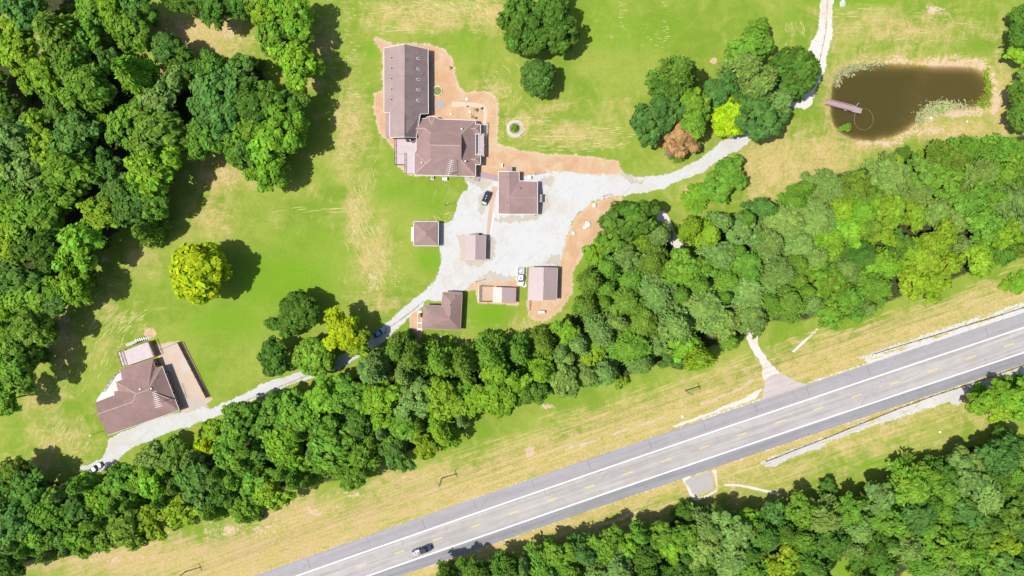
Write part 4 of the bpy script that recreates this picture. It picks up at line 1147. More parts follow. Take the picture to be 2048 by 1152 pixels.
def fence(name, label, pts, h, mat, board=0.16, gap=0.03, rails=True, group=None):
    root = empty(name, pts[0].lerp(pts[-1], .5), label, 'fence', group)
    for a, b in zip(pts, pts[1:]):
        L = (b - a).length; d = (b - a).normalized(); ang = math.atan2(d.y, d.x)
        k = int(L / (board + gap))
        for i in range(k):
            q = a + d * (i + .5) * L / k
            MB().box((q.x, q.y, h / 2 + rng.uniform(-.02, .02)), (board, .03, h), ang).build('board', mat, root)
        for zz in (.3, h - .25):
            s = Vector((-d.y, d.x, 0)) * -.05
            MB().beam(a + s + Vector((0, 0, zz)), b + s + Vector((0, 0, zz)), .05, .1).build('rail', M['deck_edge'], root)
        m = max(1, round(L / 2.4))
        for i in range(m + 1):
            q = a.lerp(b, i / m) - Vector((-d.y, d.x, 0)) * .12
            MB().box((q.x, q.y, h / 2 + .03), (.12, .12, h + .06)).build('post', M['deck_edge'], root)
sheet('clay_yard', ragged([(312,694),(356,686),(364,694),(418,796),(412,808),(372,826),(354,800),(334,742),(320,722)], 0.6, 0.25, 91), 0.014, gravel_material('beige_yard', (0.52, 0.41, 0.315), (0.43, 0.37, 0.31), (0.53, 0.47, 0.40), 1.2))
fence('yard_fence', 'dark board fence along the clay yard right of the askew house', [W(*z6(1365, 318)), W(*z6(1772, 1108))], 1.7, M['deck_edge'], 0.2, 0.02)
tb = empty('timber_edging', W(*z6(1600, 700)), 'long pale timber kerb just outside the dark board fence', 'edging')
for i in range(7):
    a, b = W(*z6(1412, 312)), W(*z6(1800, 1098))
    MB().beam(a.lerp(b, (i + .02) / 7) + Vector((0, 0, .13)), a.lerp(b, (i + .98) / 7) + Vector((0, 0, .13)), .22, .26).build('timber', M['timber'], tb)
tb = empty('timber_edging', W(*z6(1200, 380)), 'short timber kerb along the top edge of the clay yard', 'edging')
for i in range(3):
    a, b = W(*z6(1010, 462)), W(*z6(1350, 318))
    MB().beam(a.lerp(b, (i + .02) / 3) + Vector((0, 0, .12)), a.lerp(b, (i + .98) / 3) + Vector((0, 0, .12)), .18, .24).build('timber', M['timber'], tb)
# ------------------------------------------------------------------ dock, ring, guard rails, poles
def build_dock():
    a0, b0 = W(1652.5, 200.5), W(1649, 209.5)
    a1, b1 = W(1710, 215), W(1705, 224)
    root = empty('fishing_dock', W(1686, 213), 'mauve wooden fishing dock reaching from the left bank into the pond', 'dock')
    d = (a1 - a0).normalized(); s = (b0 - a0).normalized()
    z = 0.55
    planks(root, [a0, a1, b1, b0], z, 32, M['dock_wood'], gap=.014)
    e0, e1 = W(1704, 212.5), W(1722.5, 218.5); f1, f0 = W(1720, 228), W(1701, 224.5)
    planks(root, [e0, e1, f1, f0], z + .055, 10, M['dock_wood'], gap=.014)
    for t in (0.02, .25, .5, .75, .97):
        for p, q in ((a0, a1), (b0, b1)):
            v = p.lerp(q, t); MB().tube((v.x, v.y, -3.2), (v.x, v.y, z - .05), .10, .10, 8).build('pile', M['deck_edge'], root)
    for v in (e1, f1):
        MB().tube((v.x - .3, v.y, -3.6), (v.x - .3, v.y, z), .10, .10, 8).build('pile', M['deck_edge'], root)
    for p, q, t1 in ((a0, a1, .92), (b0, b1, .95)):
        MB().beam(p + Vector((0, 0, z - .12)), q + Vector((0, 0, z - .12)), .08, .2).build('beam', M['deck_edge'], root)
        railing(root, [p.lerp(q, .03), p.lerp(q, t1)], z, .85, 1.8, M['dock_wood'], (1.0, .5), .10)
    # fishing-rod rests at the sides
    for x0, y0, x1, y1 in ((1709, 214, 1715, 207), (1686, 221, 1690, 223)):
        MB().tube(W(x0, y0) + Vector((0, 0, .7)), W(x1, y1) + Vector((0, 0, 1.0)), .05, .04, 6).build('rod_rest', M['white_metal'], root)
build_dock()
def hoop():
    cx, cy, rx, ry = 1728.6, 238, 19.0, 21.5
    root = empty('floating_hoop', W(cx, cy), 'thin pale floating hoop on the pond beside the dock', 'hoop')
    mb = MB(); n = 56; V = []
    for i in range(n):
        t = 2 * math.pi * i / n
        V.append(W(cx + rx * math.cos(t), cy + ry * math.sin(t)) + Vector((0, 0, -.36)))
    for i in range(n): mb.tube(V[i], V[(i + 1) % n], .05, .05, 6)
    mb.v = mb.v
    o = mb.build('hose', simple('pale_hose', (0.24, 0.21, 0.13), .7), root)
    o['kind'] = 'stuff'
    for i in range(0, n, 8):
        MB().box(V[i], (.13, .13, .14)).build('float', M['timber'], root)
hoop()

def guard_rail(label, pts):
    P = [W(*p) for p in pts]
    root = empty('guard_rail', P[len(P) // 2], label, 'guard rail')
    prev = 0
    for a, b in zip(P, P[1:]):
        L = (b - a).length; d = (b - a).normalized()
        n = max(1, round(L / 3.8))
        for i in range(n):
            p, q = a.lerp(b, i / n), a.lerp(b, (i + 1) / n)
            s = Vector((-d.y, d.x, 0))
            prof = [(-.05, .42), (.04, .50), (-.02, .58), (.04, .66), (-.05, .74)]
            mb = MB()
            for (o0, h0), (o1, h1) in zip(prof, prof[1:]):
                mb.face([p + s * o0 + Vector((0, 0, h0)), q + s * o0 + Vector((0, 0, h0)), q + s * o1 + Vector((0, 0, h1)), p + s * o1 + Vector((0, 0, h1))])
            mb.build('rail', M['rust'], root, fix=False)
            MB().box((p.x, p.y, .37), (.16, .16, .74), math.atan2(d.y, d.x)).build('post', M['deck_edge'], root)
M['rust'] = simple('dark_weathered_steel', (0.085, 0.075, 0.07), .6, .3)
guard_rail('dark guard rail beside the riprap along the upper edge of the highway', [(1749,707),(1800,691),(1860,673),(1920,654),(1980,636),(2070,607)])
guard_rail('dark guard rail along the lower edge of the highway at right', [(1532,922),(1590,899),(1650,876),(1720,847),(1790,819),(1860,793),(1930,770),(2000,746),(2070,722)])

def utility_pole(px, py, h, label, ang=R(18)):
    p = W(px, py)
    root = empty('utility_pole', p, label, 'utility pole', 'power poles along the highway')
    wood = simple('pole_wood', (0.36, 0.29, 0.22), .85)
    MB().tube((p.x, p.y, 0), (p.x, p.y, h), .19, .13, 10).build('pole', wood, root)
    d = Vector((-math.sin(ang), math.cos(ang), 0))
    arm = MB().beam(p + Vector((0, 0, h - .5)) - d * 1.25, p + Vector((0, 0, h - .5)) + d * 1.25, .14, .16).build('cross_arm', wood, root)
    for k in (-1.15, -.4, .4, 1.15):
        q = p + Vector((0, 0, h - .42)) + d * k
        MB().tube(q, q + Vector((0, 0, .22)), .06, .04, 8).build('insulator', M['white_metal'], root, arm)
    q = p + Vector((math.cos(ang), math.sin(ang), 0)) * .33
    MB().tube((q.x, q.y, h - 2.4), (q.x, q.y, h - 1.5), .22, .22, 12).build('transformer', M['steel'], root)
    return [p + Vector((0, 0, h - .18)) + d * k for k in (-1.15, 1.15)] + [p + Vector((0, 0, h - 1.6))]
poles = [utility_pole(371, 1143, 10.0, 'wooden power pole at the lower left verge, nearest the bottom edge'),
         utility_pole(884, 956, 9.5, 'wooden power pole on the dry verge above the dark pickup'),
         utility_pole(1370, 781, 9.5, 'wooden power pole on the verge left of the asphalt apron')]
def off_pole(px, py): 
    p = W(px, py); d = Vector((-math.sin(R(18)), math.cos(R(18)), 0))
    return [p + Vector((0, 0, 9.3)) + d * k for k in (-1.15, 1.15)] + [p + Vector((0, 0, 7.9))]
chain = [off_pole(-130, 1330)] + poles + [off_pole(1860, 612)]
M['wire'] = simple('dark_cable', (0.05, 0.05, 0.05), .5)
WN = ['lowest stretch of', 'left stretch of', 'middle stretch of', 'right stretch of']
for i in range(4):
    for k in range(3):
        a, b = chain[i][k], chain[i + 1][k]
        mb = MB(); n = 10; prev = None
        for j in range(n + 1):
            t = j / n
            q = a.lerp(b, t) - Vector((0, 0, 1.1 * 4 * t * (1 - t)))
            if prev is not None: mb.tube(prev, q, .022, .022, 5)
            prev = q
        o = mb.build('power_line', M['wire'])
        tag(o, '%s the %s overhead wire along the highway verge' % (WN[i], ('lower', 'upper', 'middle')[k]), 'power line', 'overhead wires along the highway')

def lamp_post(px, py, h, label, ang=0.0):
    p = W(px, py)
    root = empty('yard_lamp', p, label, 'lamp post', 'slim posts around the yard')
    MB().tube((p.x, p.y, 0), (p.x, p.y, h), .075, .05, 8).build('post', M['deck_edge'], root)
    d = Vector((math.cos(ang), math.sin(ang), 0))
    MB().tube(p + Vector((0, 0, h)), p + Vector((0, 0, h + .15)) + d * .7, .045, .035, 6).build('arm', M['deck_edge'], root)
    q = p + Vector((0, 0, h + .12)) + d * .85
    MB().loft([[q + Vector((x * .22, y * .13, 0)) for x, y in ((-1, -1), (1, -1), (1, 1), (-1, 1))], [q + Vector((x * .12, y * .08, .14)) for x, y in ((-1, -1), (1, -1), (1, 1), (-1, 1))]]).build('lamp_head', M['steel'], root)
lamp_post(892, 411, 4.2, 'thin dark lamp post on the lawn left of the navy car', .2)
lamp_post(1070, 350, 4.4, 'thin dark lamp post above the T-shaped cottage', .1)
lamp_post(952, 564, 4.0, 'thin dark lamp post at the corner of the kennel pen', .3)
lamp_post(813, 668, 4.2, 'thin dark lamp post left of the L-shaped house', .3)
lamp_post(1206, 394, 3.2, 'thin dark post at the drive edge above the clay bank', .3)
lamp_post(206, 862, 5.0, 'pale lamp post off the lower left corner of the askew house', math.pi + .3)

def propane():
    p = W(1083, 624)
    root = empty('propane_tank', p, 'white propane tank lying on clay below the workshop', 'tank')
    rz = R(3); d = Vector((math.cos(rz), math.sin(rz), 0))
    n = 16; rings = []
    for t, r in ((-1.15, .03), (-1.12, .22), (-1.02, .38), (-.85, .47), (.85, .47), (1.02, .38), (1.12, .22), (1.15, .03)):
        c = p + d * t + Vector((0, 0, .72))
        s = Vector((-d.y, d.x, 0))
        rings.append([c + s * r * math.cos(2 * math.pi * i / n) + Vector((0, 0, r * math.sin(2 * math.pi * i / n))) for i in range(n)])
    MB().loft(rings).build('vessel', M['white_metal'], root, smooth=True)
    MB().tube(p + Vector((0, 0, 1.12)), p + Vector((0, 0, 1.36)), .17, .17, 12).build('dome', M['grey'], root)
    for t in (-.7, .7):
        q = p + d * t; MB().box((q.x, q.y, .15), (.2, .8, .3), rz).build('foot', M['concrete'], root)
propane()

# ---- octagonal beds
def octagon(name, label, px, py, r_px, w, mat, outer=None):
    p = W(px, py)
    root = empty(name, p, label, 'planter')
    r = r_px * S
    pt = lambda k, q: p + Vector((math.cos(R(22.5 + 45 * k)), math.sin(R(22.5 + 45 * k)), 0)) * q
    for k in range(8):
        a, b, c, d = pt(k, r), pt(k + 1, r), pt(k + 1, r - w), pt(k, r - w)
        MB().quadbox([v for v in (a, b, c, d)], [v + Vector((0, 0, .35)) for v in (a, b, c, d)]).build('border_stone', mat, root)
        if outer:
            for j in range(2):
                a, b, c, d = pt(k, r + outer), pt(k + 1, r + outer), pt(k + 1, r + .02), pt(k, r + .02)
                q = [a.lerp(b, j / 2 + .01), a.lerp(b, j / 2 + .49), d.lerp(c, j / 2 + .49), d.lerp(c, j / 2 + .01)]
                MB().quadbox(q, [v + Vector((0, 0, .06)) for v in q]).build('paving_slab', M['stone'], root)
    MB().quadbox([pt(k, r - w) for k in range(8)], [pt(k, r - w) + Vector((0, 0, .18)) for k in range(8)]).build('soil', M['bed'], root)
M['bed'] = simple('grassy_bed', (0.19, 0.24, 0.05), .95, var=.35, scale=1.6)
octagon('octagonal_planter', 'octagonal grass bed with a white border beside the long hall', 875, 182.5, 10.3, .22, M['curb'])
octagon('octagonal_planter', 'octagonal stone planter with a paved ring and shrub on the lawn', 1030, 257, 13.2, .30, M['stone'], .75)
pv = empty('paver_patio', W(880, 209.5), 'small grey slab patio at the east door of the long hall', 'patio')
for i in range(5):
    for j in range(3):
        c = W(869.5 + i * 4.4, 205 + j * 4.2)
        MB().box((c.x, c.y, .05), (.64, .61, .06)).build('slab', M['slate'], pv)

# ---- small stones and clutter on the clay
def rock(px, py, s, mat, label):
    p = W(px, py)
    rr = random.Random(int(px * 7 + py))
    mb = MB(); n = 9; rings = []
    for z, k in ((-.02, .8), (.25, 1.0), (.55, .8), (.72, .3)):
        rings.append([p + Vector((math.cos(6.283 * i / n) * k * s * rr.uniform(.75, 1.2), math.sin(6.283 * i / n) * k * s * rr.uniform(.75, 1.2), z * s)) for i in range(n)])
    o = mb.loft(rings).build('boulder', mat)
    me = o.data
    me.transform(Matrix.Translation(-p)); o.location = p
    return tag(o, label, 'boulder')
rock(1175, 449, 1.0, M['white'], 'largest white boulder on the clay bank right of the drive')
rock(1170, 455, .6, M['white'], 'smaller white boulder touching the largest one on the clay bank')
rock(1189, 411, .8, M['curb'], 'pale boulder near the top of the clay bank')
rock(1147, 466, .7, M['curb'], 'pale boulder at the drive side of the clay bank')
rock(902, 228, .45, M['curb'], 'pale stone in the clay bed below the slab path')
rock(934, 198, .55, M['white'], 'whitish stone by the curved clay border right of the hall')
rock(940, 224, .5, M['white'], 'white stone among small shrubs right of the main house')
rock(1365, 833, .5, M['white'], 'small white stone on the verge below the right power pole')
rock(1779, 928, .4, M['white'], 'white speck of stone on the lower right verge')
rock(1880, 864, .4, M['white'], 'white stone on the grass near the east thicket')
rock(1862, 236, .4, M['white'], 'small white stone on the pond bank below the reeds')
rock(1934, 243, .4, M['curb'], 'small pale stone on the clay right of the pond')

# ------------------------------------------------------------------ vehicles
def paint(name, col, rough=0.28):
    m, nt, b = nmat(name)
    b.inputs['Base Color'].default_value = (*col, 1)
    b.inputs['Roughness'].default_value = rough
    b.inputs['Coat Weight'].default_value = 0.6
    b.inputs['Coat Roughness'].default_value = 0.08
    n = noise(nt, world_pos(nt), 1.5, 4, .6)
    c = mixc(nt, ramp(nt, n, .35, .7), tuple(x * .88 for x in col), tuple(min(1, x * 1.06) for x in col))
    nt.links.new(c, b.inputs['Base Color'])
    return m
M['tyre'] = simple('tyre_rubber', (0.025, 0.025, 0.025), .85)
M['lamp'] = simple('lamp_lens', (0.40, 0.40, 0.40), .4)
M['tail'] = simple('tail_lens', (0.35, 0.02, 0.02), .2)
M['windscreen'] = simple('tinted_glass', (0.035, 0.04, 0.055), .45, spec=.3)
def rrect(x0, x1, hw, z, n=20, e=4.5):
    cx, hx = (x0 + x1) / 2, (x1 - x0) / 2
    out = []
    for i in range(n):
        t = 2 * math.pi * (i + .5) / n
        c, s = math.cos(t), math.sin(t)
        k = (abs(c) ** e + abs(s) ** e) ** (-1 / e)
        out.append((cx + hx * c * k, hw * s * k, z))
    return out
def vehicle(name, label, cat, px, py, heading, L, Wd, body, style, roof=None, hood=None, glass=None, h_glass=None):
    p = W(px, py)
    root = empty(name, p, label, cat, None, heading)
    glass = glass or M['windscreen']
    hw = Wd / 2; f = L / 2
    def B(mb, nm, mat, parent=None, smooth=False):
        return mb.build(nm, mat, root, parent, smooth, local=True)
    if style == 'pickup':
        cab0, cab1, ws, rear = -.10 * L, .20 * L, .29 * L, -.13 * L
        top, zc = 1.85, 1.12
        # front half of the body, bed floor and bed sides
        b = B(MB().loft([rrect(-.12 * L, f, hw * .92, .35), rrect(-.12 * L, f, hw, .6), rrect(-.12 * L, f - .02, hw, .95), rrect(-.12 * L, f - .15, hw * .94, zc)]), 'body', body)
        B(MB().box(((-f - .12 * L) / 2, 0, .62), (f - .12 * L, Wd * .86, .12)), 'bed_floor', M['grey'])
        for s in (-1, 1):
            B(MB().box(((-f - .12 * L) / 2, s * (hw - .07), .82), (f - .12 * L, .13, .62)), 'bed_side', body)
        B(MB().box((-f + .05, 0, .82), (.09, Wd - .28, .6)), 'tailgate', body)
    else:
        top = 1.68 if style == 'suv' else 1.45
        zc = .98 if style == 'suv' else .86
        cab0, cab1, ws, rear = (-.44 * L, .10 * L, .27 * L, -.48 * L) if style == 'suv' else (-.22 * L, .06 * L, .22 * L, -.38 * L)
        b = B(MB().loft([rrect(-f, f, hw * .9, .30), rrect(-f, f, hw, .55), rrect(-f + .03, f - .04, hw, .80), rrect(-f + .1, f - .22, hw * .93, zc)]), 'body', body)
    if hood:
        B(MB().loft([rrect(ws + .05, f - .22, hw * .84, zc - .03), rrect(ws + .08, f - .30, hw * .78, zc + .05)]), 'bonnet', hood, b)
    # cabin
    B(MB().loft([rrect(rear, ws, hw * .90, zc - .02, 20, 7), rrect(cab0, cab1, hw * .76, top - .06, 20, 7), rrect(cab0 + .08, cab1 - .06, hw * .72, top, 20, 7)]), 'cabin', roof or body)
    def quad(pts, nm, mat, off):
        n = (Vector(pts[1]) - Vector(pts[0])).cross(Vector(pts[3]) - Vector(pts[0])).normalized()
        if n.dot(Vector(off)) < 0: n = -n
        B(MB().quadbox([Vector(q) - n * .01 for q in pts], [Vector(q) + n * .02 for q in pts]), nm, mat)
    y0, y1 = hw * .80, hw * .68
    zt = top - .10
    quad([(ws - .03, -y0, zc + .05), (ws - .03, y0, zc + .05), (cab1 + .03, y1, zt), (cab1 + .03, -y1, zt)], 'windscreen', glass, (1, 0, 1))
    quad([(rear + .02, -y0, zc + .08), (rear + .02, y0, zc + .08), (cab0 - .02, y1, zt), (cab0 - .02, -y1, zt)], 'rear_window', glass, (-1, 0, 1))
    for s in (-1, 1):
        quad([(rear + .25, s * hw * .895, zc + .06), (ws - .35, s * hw * .895, zc + .06), (cab1 - .1, s * hw * .775, zt), (cab0 + .12, s * hw * .775, zt)], 'side_window', M['windscreen'], (0, s, 0))
        B(MB().box((ws - .25, s * (hw + .09), zc + .08), (.14, .2, .14)), 'mirror', body)
        B(MB().box((f - .07, s * hw * .68, .72), (.12, .36, .16)), 'headlight', M['lamp'])
        B(MB().box((-f + .02, s * hw * .78, .80), (.08, .22, .24)), 'tail_light', M['tail'])
        for x in (-.30 * L, .31 * L):
            w = B(MB().tube((x, s * (hw - .22), .35), (x, s * (hw + .01), .35), .35, .35, 16), 'wheel', M['tyre'])
            B(MB().tube((x, s * (hw - .05), .35), (x, s * (hw + .025), .35), .2, .2, 12), 'rim', M['steel'], w)
    return root, B, L, hw, top, zc
navy = paint('navy_paint', (0.018, 0.022, 0.055)); lime = paint('pale_green_bonnet', (0.52, 0.62, 0.36)); whitep = paint('white_paint', (0.80, 0.80, 0.82)); bluep = paint('light_blue_paint', (0.20, 0.36, 0.60)); silver = paint('silver_paint', (0.10, 0.13, 0.18))
def ang(dx, dy): return math.atan2(-dy, dx)
r_, B_, L_, hw_, top_, zc_ = vehicle('car', 'navy car with a pale green bonnet on the gravel by the brown path', 'car', 972.3, 397, ang(-8.2, 21), 4.5, 1.9, navy, 'suv', hood=lime)  # bonnet set to a pale green tone, apart from the navy body
for x in (-.3, .55):
    B_(MB().box((x - .3, 0, top_ + .03), (.24, .24, .05)), 'roof_hatch', M['white_metal'])
r_, B_, L_, hw_, top_, zc_ = vehicle('pickup_truck', 'white pickup with odds and ends in its bed, parked beside the workshop', 'pickup', 1041.5, 553.5, ang(-1, 30), 5.6, 2.0, whitep, 'pickup')
B_(MB().box((L_ * .38, .05, zc_ + .03), (.3, .34, .06)), 'bonnet_scoop', M['grey'])
B_(MB().box((.08 * L_, 0, top_ + .02), (.34, .55, .06)), 'roof_hatch', M['black'])
for i, (x, y, a) in enumerate(((-1.9, .15, .5), (-1.55, -.25, -.4))):
    c = W(1041.5, 553.5); d = Vector((x, y, 0)); d.rotate(Matrix.Rotation(ang(-1, 30), 4, 'Z'))
    q = c + d
    o = MB().box((q.x, q.y, .86), (.75, .42, .36), a).build('cardboard_box', M['white_metal'])
    o.data.transform(Matrix.Translation(-q)); o.location = q
    tag(o, ('larger white box in the bed of the white pickup', 'smaller white box in the bed of the white pickup')[i], 'box')
vehicle('car', 'light blue car half under the trees where the lane turns', 'car', 759, 665, ang(15, -9.5), 4.5, 1.8, bluep, 'car')
vehicle('car', 'grey-blue car in tree shade at the lower left end of the lane', 'car', 194, 935, ang(9, -7), 4.4, 1.8, silver, 'car')
r_, B_, L_, hw_, top_, zc_ = vehicle('pickup_truck', 'dark navy pickup with a pale load driving on the highway', 'pickup', 845.5, 1098.5, ang(40, -14.5), 6.1, 2.05, navy, 'pickup', glass=paint('blue_tinted_glass', (0.06, 0.08, 0.13), .1))  # windscreen and rear window get a dark blue tint
hd = ang(40, -14.5); c0_ = W(845.5, 1098.5)
for i, (x, y, sx, sy, sz, mt) in enumerate(((-2.6, -.1, .7, 1.4, .7, 'metal_pale'), (-1.75, -.35, .7, .8, 1.0, 'metal_pale'), (-1.65, .45, .75, .6, .8, 'white_metal'), (-1.05, -.3, .5, .9, .8, 'metal_roof'), (-1.0, .5, .45, .5, .9, 'white'))):
    d = Vector((x, y, 0)); d.rotate(Matrix.Rotation(hd, 4, 'Z')); q = c0_ + d
    o = MB().box((q.x, q.y, .68 + sz / 2), (sx, sy, sz), hd + .03 * i).build('load_crate', M[mt])
    o.data.transform(Matrix.Translation(-q)); o.location = q
    tag(o, ('widest pale crate at the tail of the navy pickup bed', 'pale pink crate in the middle of the navy pickup bed', 'white crate on the left side of the navy pickup bed', 'mauve crate behind the cab of the navy pickup', 'small white crate behind the cab of the navy pickup')[i], 'crate')
# ------------------------------------------------------------------ trees
def leaf_material():
    m, nt, b = nmat('foliage')
    out = nt.nodes['Material Output']
    oi = node(nt, 'ShaderNodeObjectInfo')
    at = node(nt, 'ShaderNodeAttribute', attribute_name='tone')
    sp = node(nt, 'ShaderNodeSeparateColor'); nt.links.new(at.outputs['Color'], sp.inputs[0])
    hs = node(nt, 'ShaderNodeHueSaturation')
    nt.links.new(oi.outputs['Color'], hs.inputs['Color'])
    nt.links.new(ramp(nt, sp.outputs[0], 0, 1, 0.475, 0.525, False), hs.inputs['Hue'])
    nt.links.new(ramp(nt, sp.outputs[1], 0, 1, 0.62, 1.42, False), hs.inputs['Value'])
    hs.inputs['Saturation'].default_value = 1.0
    b.inputs['Roughness'].default_value = 0.75
    b.inputs['Specular IOR Level'].default_value = 0.08
    nt.links.new(hs.outputs[0], b.inputs['Base Color'])
    tl = node(nt, 'ShaderNodeBsdfTranslucent')
    tc = mixc(nt, 0.5, hs.outputs[0], (0.20, 0.30, 0.02))
    nt.links.new(tc, tl.inputs['Color'])
    mx = node(nt, 'ShaderNodeMixShader'); mx.inputs[0].default_value = 0.22
    nt.links.new(b.outputs[0], mx.inputs[1]); nt.links.new(tl.outputs[0], mx.inputs[2])
    nt.links.new(mx.outputs[0], out.inputs['Surface'])
    return m
M['leaf'] = leaf_material()
M['bark'] = simple('bark', (0.16, 0.12, 0.09), .95, var=.3, scale=3)
M['dead'] = simple('bleached_bark', (0.42, 0.38, 0.36), .95, var=.2, scale=3)

def cards_mesh(name, pos, nrm, size, asp, tone, rs, elong=None):
    """many small leaf-clump faces; elong: preferred long axis per card"""
    n = len(pos)
    nrm = nrm / np.linalg.norm(nrm, axis=1, keepdims=True)
    ref = elong if elong is not None else rs.normal(size=(n, 3))
    u = ref - nrm * np.sum(ref * nrm, 1, keepdims=True)
    u /= np.linalg.norm(u, axis=1, keepdims=True) + 1e-9
    v = np.cross(nrm, u)
    a = size[:, None] * 0.5
    k = asp[:, None]
    j = lambda s: rs.uniform(1 - s, 1 + s, (n, 1))
    bend = nrm * a * rs.uniform(-.25, .1, (n, 1))
    P = np.stack([pos + u * a * k * j(.25) + bend, pos + v * a * j(.3) + u * a * rs.uniform(-.3, .3, (n, 1)), pos - u * a * k * j(.25) + bend, pos - v * a * j(.3) + u * a * rs.uniform(-.3, .3, (n, 1))], 1).reshape(-1, 3)
    me = bpy.data.meshes.new(name)
    me.vertices.add(4 * n); me.vertices.foreach_set('co', P.astype(np.float32).ravel())
    idx = np.arange(4 * n).reshape(n, 4)
    tri = np.concatenate([idx[:, [0, 1, 3]], idx[:, [1, 2, 3]]], 1).reshape(-1)
    me.loops.add(len(tri)); me.loops.foreach_set('vertex_index', tri.astype(np.int32))
    me.polygons.add(2 * n); me.polygons.foreach_set('loop_start', (np.arange(2 * n) * 3).astype(np.int32))
    me.update(calc_edges=True)
    at = me.attributes.new('tone', 'FLOAT_COLOR', 'POINT')
    T = np.repeat(np.concatenate([tone, np.zeros((n, 1)), np.ones((n, 1))], 1)[:, None, :], 4, 1).reshape(-1, 4)
    at.data.foreach_set('color', T.astype(np.float32).ravel())
    me.materials.append(M['leaf'])
    return me

def broadleaf(seed, nclump=58, per=62, uneven=1.0):
    """crown of radius 1, centre at the origin, semi-height 0.8"""
    rs = np.random.default_rng(seed)
    ph = rs.uniform(0, 6.28, 4); am = rs.uniform(.06, .23, 4) * uneven
    pts = []
    tries = 0
    while len(pts) < nclump and tries < 8000:
        tries += 1
        z = rs.uniform(-.55, 1); t = rs.uniform(0, 6.283)
        r = math.sqrt(max(0, 1 - z * z))
        lob = 1 + sum(am[k] * math.sin((k + 2) * t + ph[k]) for k in range(4))
        f = rs.uniform(.52, .86)
        c = np.array([r * math.cos(t) * f * lob, r * math.sin(t) * f * lob, z * f * .78])
        if all(np.linalg.norm(c - q) > .25 for q in pts): pts.append(c)
    POS, NRM, SZ, TN = [], [], [], []
    for c in pts:
        cr = rs.uniform(.15, .27)
        k = int(per * (cr / .23) ** 2)
        d = rs.normal(size=(k, 3)); d[:, 2] = np.where(rs.random(k) < .75, np.abs(d[:, 2]), d[:, 2])
        d /= np.linalg.norm(d, axis=1, keepdims=True)
        rad = cr * rs.uniform(.62, 1.12, (k, 1))
        od = c / (np.linalg.norm(c) + 1e-6)
        POS.append(c + d * rad * np.array([1, 1, .8]))
        NRM.append(d * .8 + od * .3 + np.array([0, 0, .35]) + rs.normal(size=(k, 3)) * .36)
        SZ.append(rs.uniform(.085, .19, k))
        base = rs.uniform(.3, .7, 2)
        TN.append(np.clip(base + rs.normal(size=(k, 2)) * np.array([.16, .17]), 0, 1))
    pos = np.concatenate(POS); n = len(pos)
    return cards_mesh('crown', pos, np.concatenate(NRM), np.concatenate(SZ), rs.uniform(.9, 1.7, n), np.concatenate(TN), rs)

def pine(seed, nb=48, per=136):
    """feathery crown: drooping sprays reaching out from the stem"""
    rs = np.random.default_rng(seed)
    POS, NRM, SZ, TN, EL = [], [], [], [], []
    for i in range(nb):
        f = (i + .5) / nb                      # 0 at the bottom of the crown, 1 at the tip
        z = -.75 + 1.55 * f
        reach = (1 - f) ** .55 * rs.uniform(.50, 1.24) + .08
        t = i * 2.399 + rs.uniform(-.35, .35)
        dirv = np.array([math.cos(t), math.sin(t), 0])
        s = rs.uniform(.15, 1, per) ** .75
        side = np.array([-math.sin(t), math.cos(t), 0])
        wid = .15 * reach + .06
        off = rs.normal(size=per) * wid * (1.1 - .5 * s)
        p = dirv * (s * reach)[:, None] + side * off[:, None]
        p[:, 2] = z + .10 * s - .28 * s * s * reach + rs.normal(size=per) * .05
        POS.append(p)
        EL.append(dirv + side * np.sign(off)[:, None] * .55 + rs.normal(size=(per, 3)) * .35)
        NRM.append(np.array([0, 0, 1.0]) + dirv * .45 + rs.normal(size=(per, 3)) * .42)
        SZ.append(rs.uniform(.058, .11, per))
        base = rs.uniform(.3, .7, 2)
        TN.append(np.clip(base + rs.normal(size=(per, 2)) * np.array([.14, .20]), 0, 1))
    pos = np.concatenate(POS); n = len(pos)
    return cards_mesh('crown', pos, np.concatenate(NRM), np.concatenate(SZ), rs.uniform(1.6, 2.8, n), np.concatenate(TN), rs, np.concatenate(EL))

def trunk_mesh(seed, conifer=False):
    """unit tree: trunk from 0 to about 1 (scaled by height), limbs inside a crown of radius 1 x aspect"""
    rr = random.Random(seed)
    mb = MB()
    bend = Vector((rr.uniform(-.03, .03), rr.uniform(-.03, .03), 0))
    p0 = Vector((0, 0, -.02)); p1 = Vector((0, 0, .35)) + bend; p2 = Vector((0, 0, .68)) + bend * 2; p3 = Vector((0, 0, .9)) + bend * 2.4
    mb.tube(p0, p1, .032, .024, 8); mb.tube(p1, p2, .024, .015, 8); mb.tube(p2, p3, .015, .005, 6)
    for k in range(9):
        t = k * 2.4 + rr.uniform(-.3, .3); z = .36 + .05 * k
        a = Vector((0, 0, z)) + bend * (z / .45)
        L = rr.uniform(.20, .34) * (1 if not conifer else (1.25 - z))
        m_ = a + Vector((math.cos(t) * L * .55, math.sin(t) * L * .55, .07)); e = a + Vector((math.cos(t) * L, math.sin(t) * L, .16 if not conifer else .02))
        mb.tube(a, m_, .012, .008, 6); mb.tube(m_, e, .008, .003, 5)
    me = mb.mesh('trunk', smooth=True)
    me.materials.append(M['bark'])
    return me

